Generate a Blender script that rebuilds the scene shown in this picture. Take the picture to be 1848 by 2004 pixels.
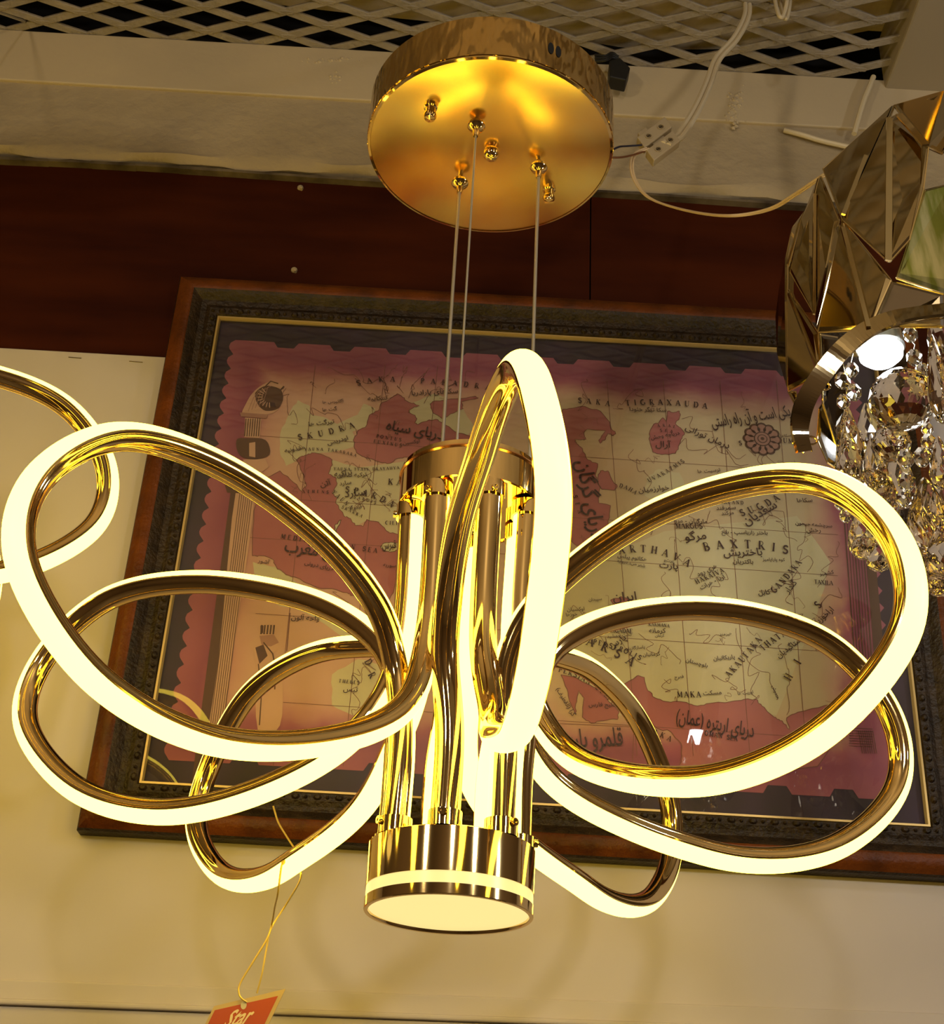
import bpy, bmesh, math, random
from mathutils import Vector, Matrix
random.seed(7)
for o in list(bpy.data.objects): bpy.data.objects.remove(o)
SC = bpy.context.scene
COL = SC.collection
EYE = 1.5                                    # eye height above the floor
F, PITCH, ROLL, YAW = 2760.72, math.radians(29.3147), math.radians(-3.0811), math.radians(0.2754)
fw = Vector((math.sin(YAW)*math.cos(PITCH), math.cos(YAW)*math.cos(PITCH), math.sin(PITCH)))
rt0 = Vector((math.cos(YAW), -math.sin(YAW), 0)); up0 = rt0.cross(fw)
RT = rt0*math.cos(ROLL)-up0*math.sin(ROLL); UP = rt0*math.sin(ROLL)+up0*math.cos(ROLL)

# ------------------------------------------------------------------ camera, world, lights, exposure
cd = bpy.data.cameras.new('camera'); cam = bpy.data.objects.new('camera', cd); COL.objects.link(cam)
cd.sensor_fit = 'HORIZONTAL'; cd.sensor_width = 36; cd.lens = F/1848*36; cd.clip_start = .02
cam.matrix_world = Matrix.Translation((0,0,EYE)) @ Matrix((RT, UP, -fw)).transposed().to_4x4()
SC.camera = cam
wd = bpy.data.worlds.new('world'); SC.world = wd; wd.use_nodes = True
wd.node_tree.nodes['Background'].inputs[0].default_value = (1,.9,.72,1)
wd.node_tree.nodes['Background'].inputs[1].default_value = .05
def area(name, loc, size, power, col, rot=(0,0,0)):
    l = bpy.data.lights.new(name,'AREA'); l.shape='RECTANGLE'; l.size,l.size_y=size; l.energy=power; l.color=col
    o = bpy.data.objects.new(name,l); COL.objects.link(o); o.location=loc; o.rotation_euler=rot; return o
# added point lights out of view, filling the room with light
def point_light(loc, power, col, r=.07):
    l = bpy.data.lights.new('added_light','POINT'); l.energy=power; l.color=col; l.shadow_soft_size=r
    o = bpy.data.objects.new('added_light',l); COL.objects.link(o); o.location=loc
point_light((-1.1,-.5,EYE+.85), 19, (1,.82,.56)); point_light((1.0,-.6,EYE+.85), 19, (1,.88,.72)); point_light((0,-1.9,EYE+1.2), 22, (1,.93,.84),.1); point_light((1.35,.45,EYE+.65), 10, (.95,.97,1),.04)
LED_STRENGTH = 8.5
vs = SC.view_settings; vs.view_transform='Standard'; vs.look='None'; vs.exposure=0.27; vs.gamma=1.0; vs.use_curve_mapping=False
SC.cycles.max_bounces = 12; SC.cycles.glossy_bounces = 6; SC.cycles.transmission_bounces = 10; SC.cycles.transparent_max_bounces = 12
SC.cycles.caustics_reflective = True; SC.cycles.caustics_refractive = True; SC.cycles.sample_clamp_indirect = 4

# ------------------------------------------------------------------ helpers
def wp(q, Y=None, Z=None):
    """point where the sight line through a measured spot of the photograph meets a real plane"""
    d = fw + RT*((q[0]-924)/F) - UP*((q[1]-1002)/F)
    t = Y/d.y if Y is not None else Z/d.z
    v = d*t; v.z += EYE; return v
def nt(m): return m.node_tree.nodes, m.node_tree.links
def mat(name, col, rough=.5, metal=0, emit=None, es=1, **kw):
    m = bpy.data.materials.new(name); m.use_nodes=True; n,l = nt(m); b = n['Principled BSDF']
    b.inputs['Base Color'].default_value=(*col,1); b.inputs['Roughness'].default_value=rough; b.inputs['Metallic'].default_value=metal
    if emit: b.inputs['Emission Color'].default_value=(*emit,1); b.inputs['Emission Strength'].default_value=es
    for k,v in kw.items(): b.inputs[k.replace('_',' ')].default_value=v
    return m
def noisy(m, c2, scale=8, stretch=(1,1,1), lo=.35, hi=.65, bump=0, bscale=None, detail=6, rough2=None):
    n,l = nt(m); b=n['Principled BSDF']; tc=n.new('ShaderNodeTexCoord'); mp=n.new('ShaderNodeMapping'); mp.inputs['Scale'].default_value=stretch
    l.new(tc.outputs['Object'],mp.inputs[0]); t=n.new('ShaderNodeTexNoise'); t.inputs['Scale'].default_value=scale; t.inputs['Detail'].default_value=detail
    l.new(mp.outputs[0],t.inputs[0]); r=n.new('ShaderNodeValToRGB'); r.color_ramp.elements[0].position=lo; r.color_ramp.elements[1].position=hi
    r.color_ramp.elements[0].color=b.inputs['Base Color'].default_value[:]; r.color_ramp.elements[1].color=(*c2,1)
    l.new(t.outputs['Fac'],r.inputs[0]); l.new(r.outputs[0],b.inputs['Base Color'])
    if bump:
        t2=n.new('ShaderNodeTexNoise'); t2.inputs['Scale'].default_value=bscale or scale*4; t2.inputs['Detail'].default_value=5; l.new(mp.outputs[0],t2.inputs[0])
        bp=n.new('ShaderNodeBump'); bp.inputs['Strength'].default_value=bump; bp.inputs['Distance'].default_value=.01; l.new(t2.outputs['Fac'],bp.inputs['Height']); l.new(bp.outputs[0],b.inputs['Normal'])
    return m
class MB:
    """collects vertices and faces of one mesh"""
    def __init__(s): s.v=[]; s.f=[]; s.m=[]; s.mi=0
    def add(s, vs_, fs, mi=None):
        b=len(s.v); s.v+= [tuple(v) for v in vs_]
        for f in fs: s.f.append([b+i for i in f]); s.m.append(s.mi if mi is None else mi)
    def box(s, a, b):
        x0,y0,z0=a; x1,y1,z1=b
        s.add([(x0,y0,z0),(x1,y0,z0),(x1,y1,z0),(x0,y1,z0),(x0,y0,z1),(x1,y0,z1),(x1,y1,z1),(x0,y1,z1)],
              [(3,2,1,0),(4,5,6,7),(0,1,5,4),(1,2,6,5),(2,3,7,6),(3,0,4,7)])
    def bar(s, p, q, w, t, up=Vector((0,0,1))):
        p=Vector(p);q=Vector(q); d=(q-p).normalized(); x=d.cross(up).normalized()*w/2; y=x.normalized().cross(d)*t/2
        s.add([p-x-y,p+x-y,p+x+y,p-x+y,q-x-y,q+x-y,q+x+y,q-x+y],[(3,2,1,0),(4,5,6,7),(0,1,5,4),(1,2,6,5),(2,3,7,6),(3,0,4,7)])
    def lathe(s, prof, n=48, c=(0,0,0), M=None):
        c=Vector(c); vs_=[]; k=len(prof)
        for i in range(n):
            a=2*math.pi*i/n
            for r,z in prof:
                v=Vector((r*math.cos(a),r*math.sin(a),z)); vs_.append((M@v if M else v)+c)
        s.add(vs_, [(i*k+j, ((i+1)%n)*k+j, ((i+1)%n)*k+j+1, i*k+j+1) for i in range(n) for j in range(k-1)])
    def tube(s, pts, r, n=8, cap=True):
        pts=[Vector(p) for p in pts]; vs_=[]; N=None
        for i,p in enumerate(pts):
            T=(pts[min(i+1,len(pts)-1)]-pts[max(i-1,0)]).normalized()
            if N is None: N=T.orthogonal().normalized()
            N=(N-T*N.dot(T)).normalized(); B=T.cross(N)
            for j in range(n): a=2*math.pi*j/n; vs_.append(p+(N*math.cos(a)+B*math.sin(a))*r)
        m=len(pts); fs=[(i*n+j,i*n+(j+1)%n,(i+1)*n+(j+1)%n,(i+1)*n+j) for i in range(m-1) for j in range(n)]
        if cap: fs+= [tuple(range(n))[::-1], tuple((m-1)*n+j for j in range(n))]
        s.add(vs_,fs)
    def build(s, name, mats, parent=None, smooth=True, angle=35, bevel=0):
        if parent:                         # vertices are kept relative to the thing's own origin
            rt_=parent
            while rt_.parent: rt_=rt_.parent
            L=rt_.location; s.v=[(x-L.x,y-L.y,z-L.z) for x,y,z in s.v]
        me=bpy.data.meshes.new(name); me.from_pydata(s.v,[],s.f); me.validate(); 
        for m in (mats if isinstance(mats,(list,tuple)) else [mats]): me.materials.append(m)
        if len(me.polygons)==len(s.m): me.polygons.foreach_set('material_index', s.m)
        bm=bmesh.new(); bm.from_mesh(me); bmesh.ops.recalc_face_normals(bm, faces=bm.faces)
        if smooth:
            for f in bm.faces: f.smooth=True
            for e in bm.edges:
                if len(e.link_faces)==2 and e.calc_face_angle(0)>math.radians(angle): e.smooth=False
        bm.to_mesh(me); bm.free()
        o=bpy.data.objects.new(name,me); COL.objects.link(o)
        if parent: o.parent=parent
        if bevel: md=o.modifiers.new('bevel','BEVEL'); md.width=bevel; md.segments=2; md.limit_method='ANGLE'
        return o
def tag(o, label, cat, group=None):
    o['label']=label; o['category']=cat
    if group: o['group']=group
    return o
def struct(o): o['kind']='structure'; return o
def empty(name, loc, label, cat, group=None):
    o=bpy.data.objects.new(name,None); o.empty_display_size=.02; COL.objects.link(o); o.location=loc; return tag(o,label,cat,group)
def spline(c, n=12):
    c=[Vector(p) for p in c]; c=[2*c[0]-c[1]]+c+[2*c[-1]-c[-2]]; out=[]
    for i in range(1,len(c)-2):
        a,b,d,e=c[i-1:i+3]
        for k in range(n):
            t=k/n; out.append(.5*((2*b)+(d-a)*t+(2*a-5*b+4*d-e)*t*t+(3*b-a-3*d+e)*t**3))
    out.append(c[-2]); return out

# ------------------------------------------------------------------ materials
WOOD = noisy(mat('dark_mahogany',(.026,.0035,.0006),.6,Specular_IOR_Level=.10),(.060,.0105,.0012),3,(1,1,6),.3,.7)
SHEET = noisy(mat('cream_panel',(.49,.435,.40),.6),(.53,.47,.43),3,(1,1,1),.3,.7)
PLASTER = noisy(mat('rough_plaster',(.37,.29,.175),.9),(.45,.355,.215),7,(1,1,1.2),.35,.7,bump=.35,bscale=45)
PAINT = noisy(mat('beam_paint',(.56,.45,.28),.55),(.50,.405,.26),5,(1,1,1),.4,.7,bump=.08,bscale=60)
MESHP = noisy(mat('grille_paint',(.33,.275,.20),.65),(.26,.22,.165),14,(1,1,1),.35,.7,bump=.4,bscale=90)
VOID = mat('void_shade',(.006,.005,.004),.95)  # near-black colour stands in for the shade inside hollows
GOLD = mat('polished_gold',(.80,.58,.25),.06,1)
GOLDB = noisy(mat('brushed_gold',(.97,.74,.29),.24,1),(.92,.56,.16),9,(1,1,1),.4,.62)
def wavy(m, s, d, stretch):
    n,l=nt(m); b=n['Principled BSDF']; tc=n.new('ShaderNodeTexCoord'); mp=n.new('ShaderNodeMapping'); mp.inputs['Scale'].default_value=stretch
    l.new(tc.outputs['Object'],mp.inputs[0]); t=n.new('ShaderNodeTexNoise'); t.inputs['Scale'].default_value=s; t.inputs['Detail'].default_value=2; l.new(mp.outputs[0],t.inputs[0])
    bp=n.new('ShaderNodeBump'); bp.inputs['Strength'].default_value=d; bp.inputs['Distance'].default_value=.01; l.new(t.outputs['Fac'],bp.inputs['Height']); l.new(bp.outputs[0],b.inputs['Normal']); return m
wavy(GOLDB, 10, .05, (1,1,1))
GOLDW = wavy(mat('rippled_gold',(.62,.42,.16),.12,1), 60, .55, (1,1,.3))
LED = mat('led_diffuser',(.10,.09,.05),.5,0,(1,.70,.066),LED_STRENGTH)
LEDD = mat('lit_acrylic',(.25,.22,.12),.3,0,(1,.80,.30),.80)
STEEL = mat('steel_cable',(.55,.52,.45),.35,.8)
COPPER = mat('copper_edge',(.75,.33,.12),.15,1)
BLACK = mat('black_rubber',(.008,.008,.008),.5)
WIRE = mat('white_cable',(.66,.55,.35),.45)
WIRET = mat('clear_twin_wire',(.50,.36,.20),.35)
BROWNW = mat('brown_wire',(.12,.04,.01),.4)
CONN = mat('translucent_nylon',(.50,.40,.25),.3,Transmission_Weight=.25)
SCREW = mat('screw_metal',(.25,.2,.12),.3,.9)
FRAMEW = noisy(mat('frame_brown',(.14,.036,.004),.42,Specular_IOR_Level=.2),(.06,.016,.003),22,(1,1,1),.35,.7,bump=.2,bscale=160)
FRAMED = noisy(mat('frame_dark',(.017,.0095,.004),.42,Specular_IOR_Level=.3),(.036,.021,.009),60,(1,1,1),.4,.65,bump=.35,bscale=220)
FRAMEG = mat('gold_liner',(.62,.45,.18),.35,.6)
MAT_ = noisy(mat('dark_mat',(.030,.017,.017),.7),(.045,.022,.040),14)
GLASSP = bpy.data.materials.new('picture_glass'); GLASSP.use_nodes=True
n,l=nt(GLASSP); n.clear(); o_=n.new('ShaderNodeOutputMaterial'); mx=n.new('ShaderNodeMixShader'); tr=n.new('ShaderNodeBsdfTransparent'); gl=n.new('ShaderNodeBsdfGlossy'); gl.inputs['Roughness'].default_value=.0; fr=n.new('ShaderNodeFresnel'); fr.inputs[0].default_value=1.38
l.new(fr.outputs[0],mx.inputs[0]); l.new(tr.outputs[0],mx.inputs[1]); l.new(gl.outputs[0],mx.inputs[2]); l.new(mx.outputs[0],o_.inputs[0])
INK = mat('map_ink',(.05,.018,.012),.7); LINE = mat('map_line',(.20,.08,.05),.7)
SEA = noisy(mat('map_sea',(.40,.135,.115),.7),(.36,.11,.10),12); PALE = noisy(mat('map_pale_land',(.52,.46,.26),.7),(.56,.49,.28),9)
SEPIA = mat('map_sepia',(.10,.045,.02),.7); SEPIAL = mat('map_sepia_light',(.55,.33,.2),.7); SEPIAM = mat('map_sepia_mid',(.36,.185,.12),.7)

# ------------------------------------------------------------------ room
YW = 1.60; ZG = EYE+1.712
def boxo(name,a,b,m,bevel=0):
    q=MB(); q.box(a,b); return q.build(name,m,smooth=False,bevel=bevel)
struct(boxo('floor',(-2.6,-3,-.05),(2.6,YW+.02,0),noisy(mat('floor_tile',(.17,.13,.09),.4),(.12,.09,.065),4)))
struct(boxo('wall_back',(-2.6,YW,0),(.1585,YW+.06,EYE+1.458),WOOD))
struct(boxo('wall_back',(.1605,YW,0),(2.6,YW+.06,EYE+1.458),WOOD))
RW=mat('room_wall',(.16,.11,.07),.8)
struct(boxo('wall_left',(-2.66,-3,0),(-2.6,YW,EYE+1.85),RW)); struct(boxo('wall_right',(2.6,-3,0),(2.66,YW,EYE+1.85),RW)); struct(boxo('wall_front',(-2.6,-3.06,0),(2.6,-3,EYE+1.85),RW))
# plaster band above the wood with a broken lower lip
q=MB(); N=160; z0=EYE+1.458; z1=EYE+1.605
rows=[(YW+.05,lambda x:z0+.004),(YW-.008,lambda x:z0+.004*math.sin(x*23)+.003*math.sin(x*61+1)),(YW-.016,lambda x:z0+.012+.003*math.sin(x*37)),(YW-.012,lambda x:z0+.022+.004*math.sin(x*17)),(YW-.012,lambda x:z1+.0),(YW+.05,lambda x:z1+.0)]
vv=[];ff=[]
for i in range(N+1):
    x=-2.6+5.2*i/N
    for (y,fz) in rows: vv.append((x,y,fz(x)+(.003*random.random() if y<YW-.01 and fz(x)<z1-.01 else 0)))
K=len(rows)
for i in range(N):
    for j in range(K-1): ff.append((i*K+j,(i+1)*K+j,(i+1)*K+j+1,i*K+j+1))
q.add(vv,ff); struct(q.build('trim_1',PLASTER,angle=50))
# thin ragged moulding under the plaster, its shadow line put into the colour
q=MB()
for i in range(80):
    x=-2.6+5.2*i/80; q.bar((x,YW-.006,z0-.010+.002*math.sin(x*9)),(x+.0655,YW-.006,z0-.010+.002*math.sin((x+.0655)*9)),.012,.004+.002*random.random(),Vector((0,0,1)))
struct(q.build('trim_2',noisy(mat('lip_shadow_tone',(.16,.12,.07),.9),(.03,.018,.008),18),smooth=False))
# painted steel angle that carries the grille
q=MB(); q.box((-2.6,YW-.018,z1-.004),(2.6,YW+.05,ZG-.004)); struct(q.build('trim_3',PAINT,smooth=False,bevel=.002))
# cream sheet over the lower wall, rail
struct(boxo('trim_4',(-2.6,YW-.006,.0),(2.6,YW-.0005,EYE+1.111),SHEET,.001))
q=MB(); q.box((-2.6,YW-.022,EYE+.232),(2.6,YW-.006,EYE+.262)); q.box((-2.6,YW-.028,EYE+.262),(2.6,YW-.006,EYE+.268)); q.box((-2.6,YW-.016,EYE+.268),(2.6,YW-.006,EYE+.290))
o=struct(q.build('trim_5',SHEET,smooth=False,bevel=.002)); o.rotation_euler=(0,math.radians(-1.0),0)
# ceiling slab over the grille and near-black boxes that paint in the shade of the gap
q=MB(); sl=[wp((-300,-60),Z=1.80),wp((180,-25),Z=1.80),wp((420,-5),Z=1.80),wp((720,30),Z=1.80),wp((1000,58),Z=1.80),wp((1250,98),Z=1.80),wp((1520,95),Z=1.80),wp((1700,60),Z=1.80)]
pts=[(-2.6,sl[0].y)]+[(v.x,v.y) for v in sl]+[(2.6,sl[-1].y),(2.6,-3),(-2.6,-3)]; k=len(pts)
q.add([(x,y,EYE+1.80) for x,y in pts]+[(x,y,EYE+1.86) for x,y in pts],[tuple(range(k)),tuple(range(k,2*k))[::-1]]+[(i,(i+1)%k,k+(i+1)%k,k+i) for i in range(k)])
struct(q.build('ceiling',noisy(mat('slab_plaster',(.62,.50,.33),.9),(.54,.43,.28),6,(1,1,1),.35,.7,bump=.4,bscale=40),smooth=False))
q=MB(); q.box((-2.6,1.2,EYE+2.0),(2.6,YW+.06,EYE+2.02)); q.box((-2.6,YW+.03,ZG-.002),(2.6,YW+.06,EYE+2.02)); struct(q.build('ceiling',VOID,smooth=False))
# duct casing at the right, running towards the viewer
struct(boxo('trim_6',(.618,-.4,EYE+1.690),(1.0,YW-.012,EYE+1.80),mat('duct_grey',(.36,.30,.21),.6),.004))

# expanded metal grille
q=MB(); PX=.1275; PY=.0470; x0=-.4460; y0=1.5650; w=.0118
i0,i1=-12,14
for r in range(-2,50):
    for i in range(i0,i1):
        yc=y0-r*PY/2; xc=x0+i*PX+(PX/2 if r%2 else 0)
        if yc>YW-.008 or yc<.45 or xc<-1.9 or xc>.62: continue
        for sx in (-1,1):
            xe=xc+sx*PX/2; ye=yc-PY/2
            q.bar((xc,yc,ZG),(xe,ye,ZG+.0005*((i+r)%3)),w,.006,Vector((0,.25,1)).normalized())
        q.box((xc-.012,yc-.0042,ZG-.0036),(xc+.012,yc+.0042,ZG+.0036))
gr=q.build('ceiling_grille',MESHP,smooth=False); tag(gr,'grey-beige painted expanded metal grille of diamonds forming the ceiling','grille'); md=gr.modifiers.new('bevel','BEVEL'); md.width=.0012; md.segments=1
# ------------------------------------------------------------------ petal chandelier
AX=Vector((.0037,1.0773,0)); ZC=EYE+1.0283; HC=.0559; ZT=EYE+.6051; RTH=.063; HTT=.0354; ZB=EYE+.2553; RB=.0643; HB=.0513
PHI0=math.radians(5.002); DEL=math.radians(24.8926); RS=.0515; NPET=7; RTUBE=.0108
UZ=[(.05,0),(.05,.0746),(.0557,.1404),(.0839,.1872),(.1492,.2219),(.2486,.2378),(.3342,.2211),(.3863,.1622),(.3873,.0956),(.3258,.0379),(.2405,.0195),(.1501,.0405),(.08,.0841),(.05,.1596),(.05,.2983)]
VA=[-.0191,-.0233,-.0291,-.0156,.018]
TW={0:(1.55,3.44,4.96),1:(.27,-2.4,-6.82),2:(1.63,-.8,-1.65),3:(-.76,-5.67,-10.05),-1:(-.41,1.36,2.27),-2:(.78,.97,-3.03),-3:(-3.11,.12,13.2)}
TILT=(math.radians(-1.827),math.radians(1.726))
def interp(t,arr):
    s=t*(len(arr)-1); i=min(int(s),len(arr)-2); return arr[i]+(arr[i+1]-arr[i])*(s-i)
def petal_curve(k):
    nc=len(UZ); w=RS*math.sin(DEL/2); uc=RS*math.cos(DEL/2); c=[]
    for i,(u,z) in enumerate(UZ):
        if i<2: v=-w; u=uc
        elif i>nc-3: v=w; u=uc
        else: v=interp((i-2)/(nc-5),VA)
        c.append((u,v,z))
    el,ro,az=[math.radians(a) for a in TW[k]]; a=PHI0+k*2*math.pi/NPET
    rad=Vector((math.sin(a),-math.cos(a),0)); tan=Vector((math.cos(a),math.sin(a),0)); P=[];B=[]
    for p in spline(c,12):
        g=min(max(p.x/.15-.4,0),1); g=g*g*(3-2*g); dz=p.x*el*g
        y=p.y-(p.z-.12)*ro*g; z=p.z+dz; an=az*g
        x,y=p.x*math.cos(an)-y*math.sin(an), p.x*math.sin(an)+y*math.cos(an)
        L=rad*x+tan*y+Vector((0,0,z)); L.z+=L.x*TILT[0]+L.y*TILT[1]
        P.append(L+Vector((AX.x,AX.y,ZB+HB))); b=tan*math.cos(an)-rad*math.sin(an); B.append(b-Vector((0,0,1))*ro*g*0)
    return P,B
PROF=[]
for a_,r_ in [(81,1.035),(88,1.045),(94,.975),(106,.975),(120,.99),(135,1),(150,.985),(165,1),(180,1)]: PROF.append((a_,r_))
PROF=PROF+[(360-a,r) for a,r in PROF[-2::-1]]
LPROF=[(-82+164*i/12,1.0+.0*i) for i in range(13)]
def sweep(P,B,prof,r,closed):
    q=MB(); vs_=[]; n=len(prof)
    for i,p in enumerate(P):
        T=(P[min(i+1,len(P)-1)]-P[max(i-1,0)]).normalized(); b=(B[i]-T*B[i].dot(T)).normalized(); N=T.cross(b)
        if i==0: pass
        # N points out of the loop
        for a,rr in prof:
            t=math.radians(a); vs_.append(p+(N*math.cos(t)+b*math.sin(t))*r*rr)
    m=len(P); q.add(vs_,[(i*n+j,i*n+(j+1)%n,(i+1)*n+(j+1)%n,(i+1)*n+j) for i in range(m-1) for j in range(n if closed else n-1)])
    return q
def outward_sign():
    P,B=petal_curve(0); i=max(range(len(P)),key=lambda j:P[j].z if 30<j<110 else -9)
    T=(P[i+1]-P[i-1]).normalized(); N=T.cross((B[i]-T*B[i].dot(T)).normalized()); return 1 if N.z>0 else -1
SGN=outward_sign()
def socket(mb,c,up,h,r):      # short collar, axis z
    mb.lathe([(0,0),(r,0),(r,h),(r*.9,h),(0,h)] if up>0 else [(0,0),(r,0),(r,-h),(r*.9,-h),(0,-h)],28,c)
def petal_chandelier(label):
    root=empty('petal_chandelier',(AX.x,AX.y,ZC),label,'chandelier')
    c0=Vector((AX.x,AX.y,0))
    # canopy
    q=MB(); r=.125; q.lathe([(0,HC),(r-.002,HC),(r+.001,HC-.002),(r+.001,.003),(r-.003,.003)],128,(AX.x,AX.y,ZC)); can=q.build('canopy',GOLDW,root)
    q=MB()
    for sx in (.0672,.0793):       # cable slots in the side
        a=math.atan2(.931-AX.y, sx+.004-AX.x); d=Vector((math.cos(a),math.sin(a),0)); t=Vector((-d.y,d.x,0)); cc=Vector((AX.x,AX.y,ZC+.028))+d*.1264
        ring=[cc+t*(.0032*math.cos(u))+Vector((0,0,1))*(.0075*math.sin(u)*(1 if abs(math.sin(u))<.8 else 1)) for u in [2*math.pi*k/20 for k in range(20)]]
        q.add(ring,[tuple(range(20))])
    q.build('cable_slot',VOID,can)
    q=MB(); q.lathe([(0,0),(.1225,0),(.1245,.0012),(.1250,.003),(.123,.0045),(0,.0045)],128,(AX.x,AX.y,ZC)); q.build('canopy_plate',GOLDB,root)
    q=MB(); q.lathe([(.1226,-.0004),(.1252,.0006),(.1252,.003)],128,(AX.x,AX.y,ZC)); q.build('canopy_rim',GOLD,root)
    for (x,y),big in (((-.0572,1.0179),0),((.0052,1.0738),1),((.0683,1.1261),0)):
        q=MB(); s=1.35 if big else 1
        if big: pr=[(.006,0),(.0078,-.002),(.0085,-.006),(.0078,-.010),(.0045,-.0135),(0,-.0145)]
        else: pr=[(.0068,0),(.0068,-.004),(.0052,-.005),(.0048,-.011),(.0062,-.012),(.0066,-.015),(.005,-.0185),(0,-.0195)]
        q.lathe(pr,20,(x,y,ZC)); q.build('cap_nut',GOLD,root)
    for x,y,rr in ((-.0113,1.0323,.0011),(-.0256,1.1153,.0017),(.0546,1.086,.0017)):
        q=MB(); q.lathe([(0,0),(.0025,0),(.003,-.004),(.0085,-.008),(.009,-.011),(.0075,-.0135),(.0035,-.016),(.003,-.022),(.0024,-.024),(0,-.024)],24,(x,y,ZC)); g=q.build('cable_grip',GOLD,root)
        q=MB(); q.tube([(x,y,ZC-.02),(x,y,ZT+HTT)],rr,10); q.build('suspension_cable',STEEL,root)
    # top hub
    q=MB(); r=RTH; q.lathe([(0,.002),(r-.004,.002),(r-.002,0),(r,.0005),(r,HTT-.007),(r+.0012,HTT-.0062),(r+.0012,HTT-.004),(r,HTT-.003),(r,HTT),(r-.002,HTT+.001),(0,HTT+.001)],96,(AX.x,AX.y,ZT)); hub=q.build('top_hub',GOLD,root)
    q=MB(); q.lathe([(r+.0002,HTT-.0075),(r+.0016,HTT-.0062),(r+.0016,HTT-.0052),(r+.0002,HTT-.0045)],96,(AX.x,AX.y,ZT)); q.build('hub_rim',COPPER,hub)
    # bottom hub with its two lit rings
    r=RB; q=MB(); q.lathe([(0,HB),(r-.0015,HB),(r,HB-.001),(r,.0171),(r-.003,.0171)],96,(AX.x,AX.y,ZB)); bh=q.build('bottom_hub',GOLD,root)
    q=MB(); q.lathe([(r-.003,.0171),(r-.0006,.0171),(r-.0006,.0082),(r-.003,.0082)],96,(AX.x,AX.y,ZB)); q.build('light_band',LEDD,bh)
    q=MB(); q.lathe([(r-.003,.0082),(r,.0082),(r,.0006),(r-.0006,0),(r-.0032,0),(r-.0036,.0006),(r-.0036,.004)],96,(AX.x,AX.y,ZB)); q.build('hub_ring',GOLD,bh)
    q=MB(); q.lathe([(0,.0025),(r-.0036,.0025)],96,(AX.x,AX.y,ZB)); q.build('bottom_diffuser',LEDD,bh)
    for k in (0,1,2,3,-3,-2,-1):
        P,B=petal_curve(k); B=[b*SGN for b in B] if SGN<0 else B
        t=sweep(P,B,PROF,RTUBE,False).build('petal_tube',GOLD,root,angle=28)
        sweep(P,B,LPROF,RTUBE,False).build('light_strip',LED,t)
        for end,hz,up,zz in ((0,ZB+HB,1,.0125),(-1,ZT,-1,.0135)):
            c=Vector((P[end].x,P[end].y,hz)); q=MB(); socket(q,c,up,zz,.0128); s=q.build('tube_socket',GOLD,root,angle=30)
            d=(c-Vector((AX.x,AX.y,c.z))).normalized(); M=d.to_track_quat('Z','Y').to_matrix(); q=MB()
            q.lathe([(0,.0145),(.0014,.0145),(.0014,.0155),(.0030,.0155),(.0032,.014),(.0032,.012),(0,.012)],16,c+Vector((0,0,up*zz*.72)),M); q.build('set_screw',GOLD,s)
    return root
main=petal_chandelier('gold chandelier of seven looped light tubes hanging in front of the framed map')

def copy_tree(o,parent=None):
    c=o.copy(); COL.objects.link(c)
    if parent: c.parent=parent
    for ch in list(o.children): copy_tree(ch,c)
    return c
left=copy_tree(main); left['label']='second gold loop chandelier, cut off by the left edge of the photo'
LEFT_ROT=math.radians(3); left.location=Vector((-.731,AX.y+.02,ZC+.232)); left.rotation_euler=(0,0,LEFT_ROT)
for r_,g_ in ((main,0),(left,0)): r_['group']='gold petal chandeliers'

# steel stay that ties each canopy back to the grille, hidden behind the canopy
for rt_,lb in ((main,'steel hanging stay between the middle gold canopy and the ceiling grille'),(left,'steel hanging stay above the left gold chandelier')):
    L=rt_.location; q=MB(); a=Vector((L.x,L.y+.05,L.z+HC)); b=Vector((L.x,L.y+.47,ZG)); q.tube([a-Vector((0,0,.004)),a+Vector((0,0,.01)),b,b+Vector((0,0,.02))],.0022,8); q.lathe([(0,0),(.01,0),(.008,.008),(0,.009)],16,a-Vector((0,0,.001)))
    tag(q.build('hanging_stay',STEEL),lb,'wire')
# ------------------------------------------------------------------ framed map
XL,XR,ZL,ZH = -.418,.615,EYE+.445,EYE+1.234       # outer edge of the frame
pic=empty('framed_map',((XL+XR)/2,YW-.006,ZL),'large framed antique style map of ancient lands in a carved brown frame on the wall','picture')
YF=YW-.006
def ringprof(prof, mb, bands=None):
    """sweep a moulding profile (inset from the outer edge, height off the wall) round the frame"""
    vs_=[]; k=len(prof)
    for cx,cz in ((0,0),(1,0),(1,1),(0,1)):
        for d,h in prof: vs_.append(((XR-d if cx else XL+d),YF-h,(ZH-d if cz else ZL+d)))
    for j in range(k-1):
        b0=len(mb.v) if j==0 else b0
        if j==0: mb.v+=vs_
        for c in range(4): mb.f.append([b0+c*k+j,b0+((c+1)%4)*k+j,b0+((c+1)%4)*k+j+1,b0+c*k+j+1]); mb.m.append(0 if not bands else bands[j])
q=MB(); ringprof([(0,0),(0,.020),(.002,.024),(.006,.027),(.009,.029),(.014,.0315),(.018,.032),(.021,.0315),(.024,.030),(.029,.026),(.031,.024)],q,[1,1,0,0,0,0,0,0,1,1]); mo=q.build('frame_molding',[FRAMEW,FRAMED],pic,angle=25)
q=MB(); ringprof([(.031,.024),(.036,.019),(.043,.017),(.047,.019),(.049,.020),(.058,.018),(.0595,.015)],q)
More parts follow.
